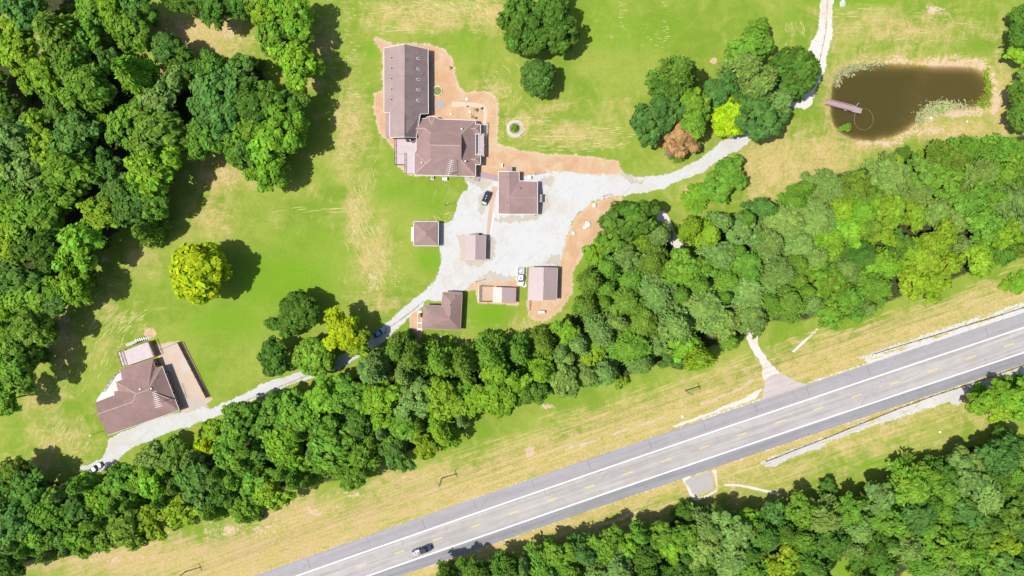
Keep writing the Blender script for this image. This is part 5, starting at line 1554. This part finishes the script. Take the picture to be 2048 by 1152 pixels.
def dead_mesh(seed):
    rr = random.Random(seed); mb = MB()
    def grow(p, d, L, r, lv):
        e = p + d * L
        mb.tube(p, e, r, r * .6, 6 if lv < 2 else 4)
        if lv >= 4: return
        for _ in range(3 if lv else 6):
            nd = (d * (.7 if lv else .25) + Vector((rr.uniform(-1, 1), rr.uniform(-1, 1), rr.uniform(-.1, .7)))).normalized()
            grow(p.lerp(e, rr.uniform(.45, 1)), nd, L * rr.uniform(.5, .75), r * .55, lv + 1)
    grow(Vector((0, 0, 0)), Vector((.04, 0, 1)).normalized(), .5, .035, 0)
    me = mb.mesh('branches'); me.materials.append(M['dead'])
    return me

OAKS = [broadleaf(100 + i, [42, 48, 54, 44, 56, 50, 46, 52][i]) for i in range(8)]
DOMES = [broadleaf(140, 74, 70, .25), broadleaf(141, 68, 70, .3)]
PINES = [pine(300 + i) for i in range(6)]
TRUNKS = [trunk_mesh(1), trunk_mesh(2), trunk_mesh(3)]
PTRUNKS = [trunk_mesh(4, True), trunk_mesh(5, True)]
DEADS = [dead_mesh(11), dead_mesh(12)]

TONE = {  # foliage colour, words
 'dk': ((0.098, 0.205, 0.026), 'dark green'), 'bl': ((0.108, 0.230, 0.042), 'blue-green'), 'md': ((0.155, 0.310, 0.032), 'mid green'),
 'br': ((0.205, 0.390, 0.028), 'bright green'), 'yg': ((0.245, 0.385, 0.026), 'yellow-green'), 'yl': ((0.39, 0.50, 0.014), 'golden yellow'),
 'lm': ((0.36, 0.55, 0.014), 'vivid lime'), 'gg': ((0.196, 0.318, 0.068), 'grey-green'), 'ol': ((0.160, 0.272, 0.032), 'olive green'), 'rs': ((0.44, 0.27, 0.11), 'rusty brown')}
# x, y, width of the crown on the plan, colour, kind, own label
T = []
def t(x, y, d, tone, kind='oak', label=None, h=None): T.append([x, y, d, tone, kind, label, h])
# left wood
for a in [(50,17,78,'bl'),(35,62,58,'yg'),(118,62,105,'ol','pine'),(140,110,84,'ol'),(187,30,88,'md'),(217,18,66,'br'),(277,15,72,'dk'),(258,65,78,'md'),
 (35,112,72,'yg'),(85,155,74,'br'),(170,172,100,'md'),(335,98,62,'bl'),(370,135,58,'dk'),(347,163,44,'ol'),
 (423,138,70,'dk'),(473,145,76,'bl'),(433,187,104,'bl'),(320,205,86,'gg'),(165,215,52,'yg'),(200,240,44,'yg'),(20,280,88,'gg'),(70,250,58,'yg'),(85,297,74,'yg'),
 (150,275,100,'bl'),(255,250,82,'md'),(313,265,98,'ol'),(410,275,82,'md'),(445,235,88,'bl'),(493,208,82,'dk'),(493,268,86,'md'),(305,345,98,'br'),(215,337,62,'bl'),(140,350,98,'md'),(57,347,84,'gg'),
 (240,378,70,'bl'),(15,335,60,'md'),(363,8,50,'dk'),(428,18,66,'dk'),(474,10,50,'dk'),(503,8,46,'ol'),(532,22,62,'yg'),(585,20,78,'br'),(548,76,72,'md'),(592,58,62,'br'),(594,128,88,'br'),
 (542,208,92,'dk'),(564,255,92,'br'),(530,295,88,'br'),(535,345,74,'br'),(590,262,52,'br'),(480,300,70,'dk'),
 (300,404,72,'md'),(293,462,56,'ol','pine'),(260,414,72,'bl'),(227,410,62,'ol'),(197,430,68,'yg'),(160,490,92,'br'),(77,427,98,'md'),(113,395,66,'ol'),(13,495,62,'yg'),(77,497,88,'dk'),(27,557,86,'bl'),
 (67,590,92,'md'),(105,598,66,'bl'),(147,572,72,'br'),(13,612,62,'br'),(63,664,82,'ol'),(15,672,58,'md'),(33,732,92,'md'),(8,800,56,'md'),(18,430,60,'br'),(20,385,64,'md'),(10,215,62,'dk'),(28,455,50,'yg')]: t(*a)
t(270, 152, 92, 'br', 'pine', 'thin light green tree by the tan glade in the left wood')
t(398, 545, 115, 'yl', 'oak', 'big golden yellow tree standing alone on the left lawn', 17)
t(214, 78, 30, 'gg', 'dead', 'bare grey dead tree in the upper left wood')
# middle lawn group
t(598, 620, 78, 'dk', 'oak', 'round dark green tree on the lawn, topmost of the lane group', 11)
t(572, 652, 50, 'dk', 'oak', 'small dark green tree touching the lower left of the round one', 8)
t(546, 716, 66, 'dk', 'oak', 'dark green tree leftmost of the group above the lane', 10)
t(628, 716, 78, 'md', 'oak', 'mid green round tree at the lane, right of the leftmost', 10)
t(684, 664, 74, 'yl', 'oak', 'yellow tree beside the lane left of the blue car', 14)
t(716, 688, 52, 'yg', 'oak', 'yellow-green tree leaning over the blue car', 12)
t(796, 702, 64, 'ol', 'pine', 'spiky olive pine just below the blue car', 13); t(812, 678, 32, 'dk', 'pine', 'small dark pine at the lane left of the L-shaped house', 7)
# big oak by the top
t(1040, 38, 90, 'dk', 'oak', 'left part of the oak pair at the top, dark green', 15); t(1100, 22, 84, 'dk', 'oak', 'dark oak cut by the top edge above the lawn', 15); t(1110, 72, 84, 'dk', 'oak', 'dark green oak lowest right of the top cluster', 14); t(1054, 66, 66, 'dk', 'oak', 'dark green oak lowest left of the top cluster', 13)
t(1076, 155, 72, 'bl', 'oak', 'round blue-green tree alone below the top oak cluster', 11)
# thicket by the drive
for a in [(1357,150,94,'ol','pine'),(1335,182,66,'dk'),(1306,240,88,'bl'),(1345,222,60,'bl'),(1387,213,72,'md'),(1388,238,58,'md')]: t(*a)
t(1348, 264, 90, 'rs', 'oak', 'rusty brown dying tree beside the curving drive', 11); t(1362, 300, 40, 'ol', 'pine', 'olive tuft at the lower edge of the rusty tree', 6); t(1334, 304, 40, 'gg', 'dead', 'grey dead branches at the foot of the rusty tree', 7)
for a in [(1443,176,62,'bl'),(1500,97,78,'md'),(1517,62,48,'md'),(1490,140,84,'gg','pine'),(1520,170,90,'gg','pine'),(1515,237,80,'bl'),(1480,205,50,'dk'),(1552,200,66,'gg'),(1545,235,52,'bl'),(1590,142,92,'dk')]: t(*a)
t(1462, 232, 80, 'lm', 'oak', 'vivid lime tree overhanging the drive in the thicket', 12)
t(1462, 342, 60, 'md', 'oak', 'upper right of the two joined mid green trees below the drive', 8); t(1440, 368, 66, 'md', 'oak', 'lower left of the two joined mid green trees below the drive', 8); t(1398, 392, 56, 'br', 'pine', 'bright green low pine left of the joined trees below the drive', 5)
# right edge
for a in [(2048,30,46,'dk'),(2044,72,50,'dk'),(2036,108,38,'br'),(2050,195,58,'dk'),(2044,232,52,'dk'),(2054,150,36,'ol')]: t(*a)
t(1374, 1028, 46, 'dk', 'pine', 'dark pine standing out of the south wood below the apron', 8)
t(1656, 975, 34, 'dk', 'oak', 'thin small dark tree on the grass before the south wood', 5)
t(2036, 566, 40, 'br', 'bush', 'low bright green bush on the verge at the right edge', 2.2); t(2012, 570, 22, 'br', 'bush', 'small low bush left of the verge bush', 1.6)
t(1692, 255, 20, 'ol', 'bush', 'olive green shrub on the lower left bank of the pond', 1.5)
t(1030, 256, 13, 'ol', 'bush', 'brownish shrub in the octagonal stone planter', 1.2)
t(27, 946, 60, 'ol', 'oak')
# strip of wood between lane and highway: marked trees
for a in [(430,858,46,'yg'),(405,893,40,'yl'),(350,905,56,'ol'),(310,915,60,'gg'),(245,965,72,'md'),(300,960,70,'br'),(480,850,84,'md'),(540,830,78,'md'),(470,910,80,'md'),(395,960,84,'bl'),(250,1060,84,'ol'),(300,1040,64,'yg'),(360,1020,70,'yg'),(590,820,76,'md'),(640,800,70,'br'),
 (750,740,84,'gg','pine'),(700,790,80,'md'),(760,800,86,'br'),(830,800,78,'gg'),(880,790,70,'yg'),(905,815,56,'yg'),(1000,775,104,'br'),(955,800,60,'yg'),(850,890,54,'yg'),(545,990,60,'yg'),(700,950,62,'md'),(790,905,64,'bl'),
 (830,716,72,'ol','pine'),(880,722,80,'md','pine'),(928,726,70,'ol','pine'),(985,712,84,'md','pine'),(1038,702,66,'md','pine'),(1088,688,66,'ol','pine'),(1060,780,64,'dk'),
 (1258,438,96,'dk'),(1190,507,48,'br'),(1225,480,60,'md'),(1255,517,62,'gg'),(1186,562,54,'ol','pine'),(1176,614,54,'ol','pine'),(1132,666,50,'br'),(1180,720,44,'yg'),(1195,700,40,'yg'),(1280,480,40,'yg'),
 (1386,456,50,'yg','pine'),(1420,470,60,'yg','pine'),(1442,446,56,'gg','pine'),(1320,470,58,'gg','pine'),(1350,650,92,'gg','pine'),(1400,715,70,'yg','pine'),(1370,690,60,'br'),(1345,720,44,'bl'),(1530,420,60,'bl','pine'),
 (1680,420,56,'yg'),(1700,460,60,'br'),(1780,420,66,'yg'),(1770,470,44,'yg'),(1830,430,54,'yg'),(1870,420,56,'gg'),(1880,480,60,'yg'),(1900,530,54,'yg'),(1960,520,56,'yg'),(1830,560,64,'yg'),(1870,570,54,'yg'),(1700,600,70,'md'),(1660,630,56,'md'),(1970,450,70,'md'),(2020,470,60,'br'),(1940,400,70,'md')]: t(*a)
t(1776, 464, 36, 'gg', 'dead', 'white dead branches in the middle of the right wood')
# east clump and south wood
for a in [(1966,804,56,'br'),(2006,796,56,'br'),(2042,806,60,'br'),(2000,824,40,'yg'),(1330,1072,60,'md'),(1372,1070,54,'md'),(1340,1092,60,'br'),(1470,1062,72,'gg'),(1500,1045,56,'br'),(1600,1024,58,'md'),(1700,1020,60,'md'),(1760,998,58,'gg'),(1660,1085,64,'dk'),(1560,1130,70,'yg'),(1930,918,52,'gg'),(2000,912,70,'bl'),(1960,1070,60,'ol'),(2010,1090,56,'yg'),(2020,1040,60,'ol'),(1210,1090,60,'md'),(1120,1110,62,'md'),(1250,1095,54,'br'),(940,1140,48,'dk')]: t(*a)

N_MARKED = len(T)
rg = random.Random(21)
def fill(poly, tones, kinds, dmin, dmax, zone_w=None, edge=.60, spacing=.74, lim=400):
    xs = [p[0] for p in poly]; ys = [p[1] for p in poly]
    N = 9000
    X = np.array([rg.uniform(max(-25, min(xs)), min(2075, max(xs))) for _ in range(N)]); Y = np.array([rg.uniform(max(-25, min(ys)), min(1180, max(ys))) for _ in range(N)])
    sd = sdist(X, Y, poly)
    added = 0
    for k in range(N):
        d = rg.uniform(dmin, dmax) * (1 if k < 5000 else .8)
        if sd[k] < edge * d: continue
        if any((X[k] - q[0]) ** 2 + (Y[k] - q[1]) ** 2 < (spacing * (d + q[2]) / 2) ** 2 for q in T): continue
        if any(((X[k] - gx) / gr) ** 2 + ((Y[k] - gy) / gr2) ** 2 < 1 for gx, gy, gr, gr2 in GAPS): continue
        T.append([float(X[k]), float(Y[k]), d, zone_w(X[k], Y[k]) if zone_w else rg.choice(tones), rg.choice(kinds) if not callable(kinds) else kinds(X[k], Y[k]), None, None])
        added += 1
        if added >= lim: break
    return added
GAPS = [(762,668,36,26),(165,238,46,30),(318,128,42,44),(212,92,30,24),(75,85,40,44),(20,40,44,40),(1692,1138,52,40),(1322,440,30,26),(1375,512,34,26),(1415,552,34,20),(1510,690,30,40),(1825,1152,40,26),(665,738,40,16),(255,180,20,20),(445,355,60,36)]
fill(WOOD_LEFT, ['dk', 'md', 'bl', 'md', 'br'], ['oak'], 50, 74, spacing=.88, lim=6)
def mid_tone(x, y):
    if x < 720: return rg.choice(['md', 'dk', 'md', 'br', 'md', 'bl'])
    if x < 1130: return rg.choice(['md', 'dk', 'br', 'ol', 'md'])
    if x < 1640: return rg.choice(['gg', 'gg', 'gg', 'ol', 'gg', 'md'])
    return rg.choice(['gg', 'ol', 'gg', 'md']) if y < 400 else rg.choice(['md', 'br', 'br', 'yg', 'gg', 'dk'])
def mid_kind(x, y):
    if x < 700: return 'oak'
    if x < 1130: return rg.choice(['oak', 'pine']) if y > 740 else 'pine'
    return rg.choice(['pine', 'pine', 'pine', 'oak']) if x < 1640 or y < 400 else rg.choice(['oak', 'pine'])
fill(WOOD_MID, None, mid_kind, 56, 84, mid_tone, spacing=.72)
fill(WOOD_SOUTH, ['gg', 'gg', 'dk', 'bl', 'md', 'gg', 'md'], ['pine', 'oak', 'pine'], 54, 80, spacing=.72)
fill(WOOD_EAST, ['br', 'md'], ['oak'], 40, 56)
# smaller trees closing the canopy
fill(WOOD_MID, None, lambda x, y: 'pine', 32, 48, lambda x, y: rg.choice(['gg', 'md', 'ol', 'md']), spacing=.74, lim=60)
fill(WOOD_SOUTH, ['gg', 'dk', 'md'], ['pine'], 32, 46, spacing=.74, lim=30)
# undergrowth along the edges of the woods
for poly, tones in ((WOOD_LEFT, ['md', 'dk', 'ol']), (WOOD_MID, ['md', 'br', 'ol', 'dk', 'yg']), (WOOD_SOUTH, ['dk', 'dk', 'ol']), (WOOD_EAST, ['br'])):
    fill(poly, tones, ['bush'], 20, 32, edge=.30, spacing=.66, lim=20 if poly is not WOOD_EAST else 8)

ANCH = [(40,40,'at the upper left corner'),(130,90,'in the upper left wood'),(240,40,'at the top edge of the left wood'),(60,160,'beside the pale patch upper left'),(180,190,'left of the tan glade'),(300,170,'just below the tan glade'),
 (40,290,'at the left edge, upper half'),(150,290,'deep in the left wood'),(280,280,'in the heart of the left wood'),(400,160,'right of the tan glade'),(420,250,'in the right half of the left wood'),(410,30,'above the small tan clearing'),(540,50,'at the top, left of the hall lawn'),(590,130,'overlooking the hall lawn'),
 (500,210,'facing the hall across the lawn'),(550,290,'at the wood tip left of the hall'),(300,390,'at the lower rim of the left wood'),(200,420,'up left of the golden tree'),(80,420,'at the left edge, mid height'),(150,490,'in the bulge left of the golden tree'),(40,560,'at the left edge, lower half'),(120,590,'above the askew house, at wood edge'),(60,670,'left of the askew house deck'),(20,760,'low on the left edge'),
 (60,960,'in the strip wood at the left edge'),(60,1080,'at the lower left corner'),(180,1000,'below the grey-blue car'),(200,1090,'on the verge rim, lower left'),(310,930,'below the askew house drive'),(330,1030,'on the verge below the askew house'),(430,870,'beside the lane right of the askew house'),(430,970,'in the strip wood, left part'),(540,820,'below the bend of the lane'),(550,960,'on the verge rim, left of mid'),(640,790,'below the lane tree group'),(660,920,'in the strip wood above the verge'),
 (760,730,'below the blue car'),(750,850,'in the strip wood, middle'),(820,900,'above the middle power pole'),(850,720,'below the L-shaped house'),(900,830,'in the strip wood below the kennel'),(980,710,'on the rim below the kennel lawn'),(1000,790,'above the highway, centre'),(1080,670,'below the propane tank'),(1110,770,'on the verge rim, centre'),(1160,600,'right of the workshop'),(1200,690,'in the centre right wood'),(1230,760,'on the verge left of the right pole'),(1200,500,'beside the clay bank'),(1260,420,'at the drive above the clay bank'),
 (1290,560,'in the pines right of the clay bank'),(1300,660,'in the pines above the right pole'),(1380,720,'above the right power pole'),(1350,460,'by the hidden woodland track'),(1400,600,'in the middle of the pine wood'),(1440,440,'below the round tree by the drive'),(1480,540,'in the pine wood, right of middle'),(1500,640,'above the asphalt apron'),(1560,430,'in the upper pine wood'),(1600,600,'right of the asphalt apron'),(1640,370,'lower left of the pond'),(1650,500,'in the wood below the pond'),(1720,630,'on the verge rim above the riprap'),
 (1740,340,'just below the pond'),(1780,460,'in the right wood'),(1820,580,'on the verge rim at right'),(1850,310,'below the reedy pond bank'),(1880,420,'in the right wood, upper part'),(1930,540,'on the verge rim, far right'),(1980,300,'right of the pond, wood rim'),(1990,430,'in the right wood near the edge'),(2030,60,'at the upper right edge'),(2035,210,'at the right edge beside the pond'),
 (1310,190,'in the left thicket above the drive'),(1390,220,'in the left thicket by the gap'),(1490,110,'in the top of the right thicket'),(1510,200,'in the middle of the right thicket'),(1590,150,'beside the north track'),
 (1980,800,'in the east clump below the highway'),(940,1140,'in the south wood, left tip'),(1080,1120,'in the south wood below the road'),(1220,1090,'in the south wood, left of middle'),(1350,1080,'in the wood below the lower apron'),(1480,1060,'in the wood below the thin path'),(1600,1040,'in the south wood, middle'),(1640,1110,'left of the south wood opening'),(1740,1010,'in the south wood, upper middle'),(1780,1110,'right of the south wood opening'),(1860,950,'on the upper rim of the south wood'),(1900,1050,'in the south wood, right half'),(1990,900,'at the south wood rim, far right'),(2010,1010,'in the south wood by the right edge'),(2000,1110,'at the lower right corner')]
KIND = {'oak': 'tree', 'pine': 'pine', 'bush': 'bush', 'dead': 'dead tree'}
PLUR = lambda w: w + ('es' if w.endswith('bush') else 's')
buckets = {}
for q in T:
    if q[5] is None:
        a = min(ANCH, key=lambda a: (a[0] - q[0]) ** 2 + (a[1] - q[1]) ** 2)
        q.append((TONE[q[3]][1] + ' ' + KIND[q[4]], a[2])); buckets.setdefault(q[-1], []).append(q)
ORD = ['leftmost'] + [w + ' from left' for w in 'second third fourth fifth sixth seventh eighth ninth tenth eleventh twelfth thirteenth fourteenth fifteenth sixteenth'.split()]
for key, L in buckets.items():
    L.sort(key=lambda q: q[0])
    for i, q in enumerate(L):
        if len(L) == 1: q[5] = key[0] + ' ' + key[1]
        elif len(L) == 2: q[5] = ('left of two ' if i == 0 else 'right of two ') + PLUR(key[0]) + ' ' + key[1]
        else: q[5] = ORD[min(i, 15)] + ' of the ' + PLUR(key[0]) + ' ' + key[1]
DOMED = {(398, 545), (1076, 155), (598, 620), (628, 716), (1462, 232), (335, 98), (1590, 142)}
NM = {'oak': 'broadleaf_tree', 'pine': 'pine_tree', 'bush': 'shrub', 'dead': 'dead_tree'}
def plant_tree(i, q):
    x, y, d, tone, kind, label, h = q[:7]
    rr = random.Random(i * 13 + 5)
    D0 = d * S
    if h is None:
        h = {'oak': D0 * .95 + 4.5, 'pine': D0 * 1.05 + 6.0, 'bush': D0 * .62 + .3, 'dead': 9}[kind]
        h *= rr.uniform(.9, 1.1)
        if kind == 'pine' and i >= N_MARKED: h = rr.uniform(13.6, 15.8)
    rad = D0 / 2 * (1 - .62 * h / CAM_H) * (1.05 if i < N_MARKED or kind == 'bush' else 1.36 if kind == 'pine' else 1.22)
    sz = {'oak': h * .41, 'pine': h * .42, 'bush': h * .58, 'dead': h * .4}[kind] / .8
    if kind == 'pine' and i >= N_MARKED: sz *= .72
    if kind == 'oak': sz = max(min(sz, rad * 1.05), rad * .72)
    hc = h - .72 * sz
    base = W(x, y, hc); base.z = 0
    root = empty(NM[kind], base, label, {'oak': 'tree', 'pine': 'tree', 'bush': 'shrub', 'dead': 'dead tree'}[kind],
                 {'oak': 'broadleaf trees', 'pine': 'feathery pines', 'bush': 'low bushes', 'dead': 'dead trees'}[kind])
    if kind == 'dead':
        o = link(bpy.data.objects.new('branches', DEADS[i % 2]), root); o.scale = (rad * 1.5, rad * 1.5, h); o.rotation_euler = (0, 0, rr.uniform(0, 6.28)); return
    meshes = PINES if kind == 'pine' else OAKS
    c = link(bpy.data.objects.new('crown', DOMES[i % 2] if (round(x), round(y)) in DOMED else rr.choice(meshes)), root)
    top = .80 if kind != 'bush' else .75
    c.location = (0, 0, h - top * sz)
    wob = rr.uniform(.86, 1.14) if (round(x), round(y)) not in DOMED else 1.0
    c.scale = (rad * wob, rad / wob, sz * rr.uniform(.92, 1.08))
    c.rotation_euler = (0, 0, rr.uniform(0, 6.28))
    col = TONE[tone][0]
    if tone not in ('yl', 'lm', 'rs'):
        k = rr.uniform(.88, 1.15); hue = rr.uniform(-.10, .10)
        col = (col[0] * k * (1 + hue * .8), col[1] * k, col[2] * k * (1 - hue))
    c.color = (*col, 1)
    tr = link(bpy.data.objects.new('trunk', rr.choice(PTRUNKS if kind == 'pine' else TRUNKS)), root)
    tr.scale = (max(rad * 2.0, 1), max(rad * 2.0, 1), h * (.98 if kind == 'pine' else .9)); tr.rotation_euler = (0, 0, rr.uniform(0, 6.28))
for i, q in enumerate(T): plant_tree(i, q)
print('TREES', len(T), {k: sum(1 for q in T if q[4] == k) for k in KIND})

# ------------------------------------------------------------------ cut hay, reeds, tufts
def strokes(name, label, cat, fields, mat, seed, w=(.10, .26), hgt=.05):
    """low ridges of cut straw lying on the grass"""
    rr = random.Random(seed)
    V = []; F = []
    for cx, cy, rx, ry, n, a0, a1, l0, l1, *ring in fields:
        for _ in range(n):
            x = cx + rr.gauss(0, .45) * rx; y = cy + rr.gauss(0, .45) * ry
            a = R(rr.uniform(a0, a1))
            if ring: a = math.atan2(y - ring[1], x - ring[0]) + math.pi / 2 + rr.uniform(-.12, .12); a = a
            L = rr.uniform(l0, l1) * S * .5; ww = rr.uniform(*w) * (.7 + .3 * rr.random())
            p = W(x, y); dv = Vector((math.cos(a), -math.sin(a), 0)); s = Vector((-dv.y, dv.x, 0))
            cv = rr.uniform(-.15, .15) * L
            n0 = len(V)
            for tt, kk in ((-1, .25), (-.4, 1), (.35, .85), (1, .2)):
                c = p + dv * L * tt + s * (cv * (1 - tt * tt) + rr.uniform(-.05, .05))
                V += [tuple(c + s * ww * kk * rr.uniform(.7, 1.2)), tuple(c + Vector((0, 0, hgt * kk + .01))), tuple(c - s * ww * kk * rr.uniform(.7, 1.2))]
            for k in range(3):
                b0 = n0 + 3 * k
                F += [(b0, b0 + 3, b0 + 4, b0 + 1), (b0 + 1, b0 + 4, b0 + 5, b0 + 2)]
    me = bpy.data.meshes.new(name); me.from_pydata([(x, y, max(z, .004)) for x, y, z in V], [], F); me.update()
    me.materials.append(mat)
    o = link(bpy.data.objects.new(name, me)); tag(o, label, cat, kind='stuff')
M['hay'] = simple('cut_hay', (0.52, 0.455, 0.20), .95, var=.16, scale=1.5)
M['hay2'] = simple('dry_grass_thatch', (0.43, 0.38, 0.12), .95, var=.2, scale=1.5)
strokes('cut_hay', 'pale wisps of cut hay lying on the mown grass', 'hay', [
 (830,30,110,34,120,-6,14,6,22),(900,15,60,20,50,15,35,8,20),(960,22,60,40,90,25,60,6,18),(800,60,60,14,30,-4,8,8,20),
 (700,130,24,50,36,-10,15,6,18),(705,230,24,70,60,-8,8,5,16),(690,300,30,36,26,-10,20,6,18),(725,355,40,30,30,70,95,5,16),
 (715,420,26,60,46,55,75,8,26),(735,480,30,56,60,50,75,8,30),(760,520,28,40,60,40,80,6,18),(745,560,26,34,36,55,100,5,14),(790,550,18,20,34,0,90,3,9),
 (1140,275,100,26,70,-4,4,10,34),(1100,240,90,18,30,-4,4,8,26),(1220,262,50,16,34,-5,5,6,20),(1210,290,46,10,24,-5,5,6,18),(1330,40,8,60,26,-10,10,3,8),(1245,20,10,30,16,-8,8,4,10),(1310,75,40,16,14,-8,8,5,12),
 (1000,170,44,50,36,0,180,6,18,985,165),(1030,257,44,42,44,0,180,5,16,1030,257),(885,440,30,20,26,0,180,6,18,888,415),
 (225,650,60,40,70,-60,-35,8,26),(200,700,44,50,50,-75,-50,6,20),(130,760,50,50,44,-80,-40,6,20),(120,860,50,46,60,-90,-50,8,22),(150,890,50,30,36,0,180,8,20,140,880),(260,640,40,24,30,-50,-15,8,24),(240,580,50,40,26,-60,-20,6,18),
 (1690,30,70,40,20,-4,4,10,30),(1800,60,180,40,36,-4,4,10,34),(1590,70,40,60,16,60,80,8,22),(640,420,80,10,10,-8,0,14,40),(1055,655,20,24,30,55,85,6,18),(900,680,60,14,24,-10,10,5,14),(850,300,6,6,0,0,0,1,2),
 (1540,330,60,60,50,-45,-20,8,26),(1470,360,50,30,16,-30,-10,6,18),(690,20,30,50,26,0,40,6,16),(640,150,24,30,8,-20,20,6,16),(470,100,60,30,14,0,40,8,18),(345,200,20,40,0,0,0,1,2)], M['hay'], 5, (.05, .15), .04)
def verge_field(n, side):
    out = []
    rr = random.Random(9 + side)
    for i in range(n):
        x = rr.uniform(-20, 2060)
        off = rr.uniform(57, 150) if side > 0 else rr.uniform(50, 86)
        y = hwy_y(x) - side * off / .946
        if side > 0 and inside(np.array([x]), np.array([y]), WOOD_MID)[0]: continue
        if y > 1170 or (1495 < x < 1640 and y > 680 and side > 0): continue
        out.append((x, y, 1, 1, 1, -23, -15, 8, 46))
    return out
strokes('verge_thatch', 'streaks of dry thatch along the mown highway verges', 'dry grass', verge_field(420, 1) + verge_field(120, -1), M['hay2'], 6, (.12, .32), .05)

def tufts(name, label, cat, spots, cols, seed, hh=(.35, .8), count=60, spread=1.0):
    rs = np.random.default_rng(seed)
    POS, NRM, SZ, TN, EL = [], [], [], [], []
    for x, y, rx, ry, k in spots:
        n = int(count * k)
        px = x + rs.normal(size=n) * rx * .5; py = y + rs.normal(size=n) * ry * .5
        P = np.stack([(px - CX) * S, (CY - py) * S, rs.uniform(-.35, -.05, n) + rs.uniform(0, .5, n)], 1)
        POS.append(P)
        a = rs.uniform(0, 6.283, n)
        EL.append(np.stack([np.cos(a), np.sin(a), rs.uniform(.1, .9, n)], 1))
        NRM.append(np.stack([rs.normal(size=n) * .5, rs.normal(size=n) * .5, np.ones(n)], 1))
        SZ.append(rs.uniform(.16, .34, n)); TN.append(rs.uniform(.2, .8, (n, 2)))
    pos = np.concatenate(POS); n = len(pos)
    me = cards_mesh(name, pos, np.concatenate(NRM), np.concatenate(SZ), rs.uniform(2.4, 5, n), np.concatenate(TN), rs, np.concatenate(EL))
    o = link(bpy.data.objects.new(name, me)); o.color = (*cols, 1); tag(o, label, cat, kind='stuff')
tufts('reed_bed', 'grey-green reeds along the lower right bank of the pond', 'reeds', [(1890,210,34,10,6),(1860,222,22,12,5),(1842,240,12,16,3.5),(1920,214,34,7,2.5),(1885,218,12,8,2)], (0.44, 0.47, 0.22), 3)
tufts('reed_bed', 'grey reeds along the upper left bank of the pond', 'reeds', [(1690,144,16,10,3),(1715,135,26,7,3),(1674,160,8,16,2),(1745,129,26,4,1.5)], (0.42, 0.42, 0.22), 4)
tufts('reed_bed', 'bright green reeds round the right end of the pond', 'reeds', [(1976,180,7,30,5),(1965,207,16,8,2.5),(1972,150,6,10,1.2),(1880,218,10,6,1.2)], (0.25, 0.36, 0.03), 5)
tufts('weed_patch', 'small green weeds scattered on the clay bed by the house', 'weeds', [(951,219,6,3,.4),(963,217,3,3,.35),(944,233,3,3,.3),(952,236,4,2,.3),(902,136,3,3,.4),(935,213,2,2,.2),(1330,735,0.1,0.1,0)], (0.12, 0.12, 0.03), 6, count=30)
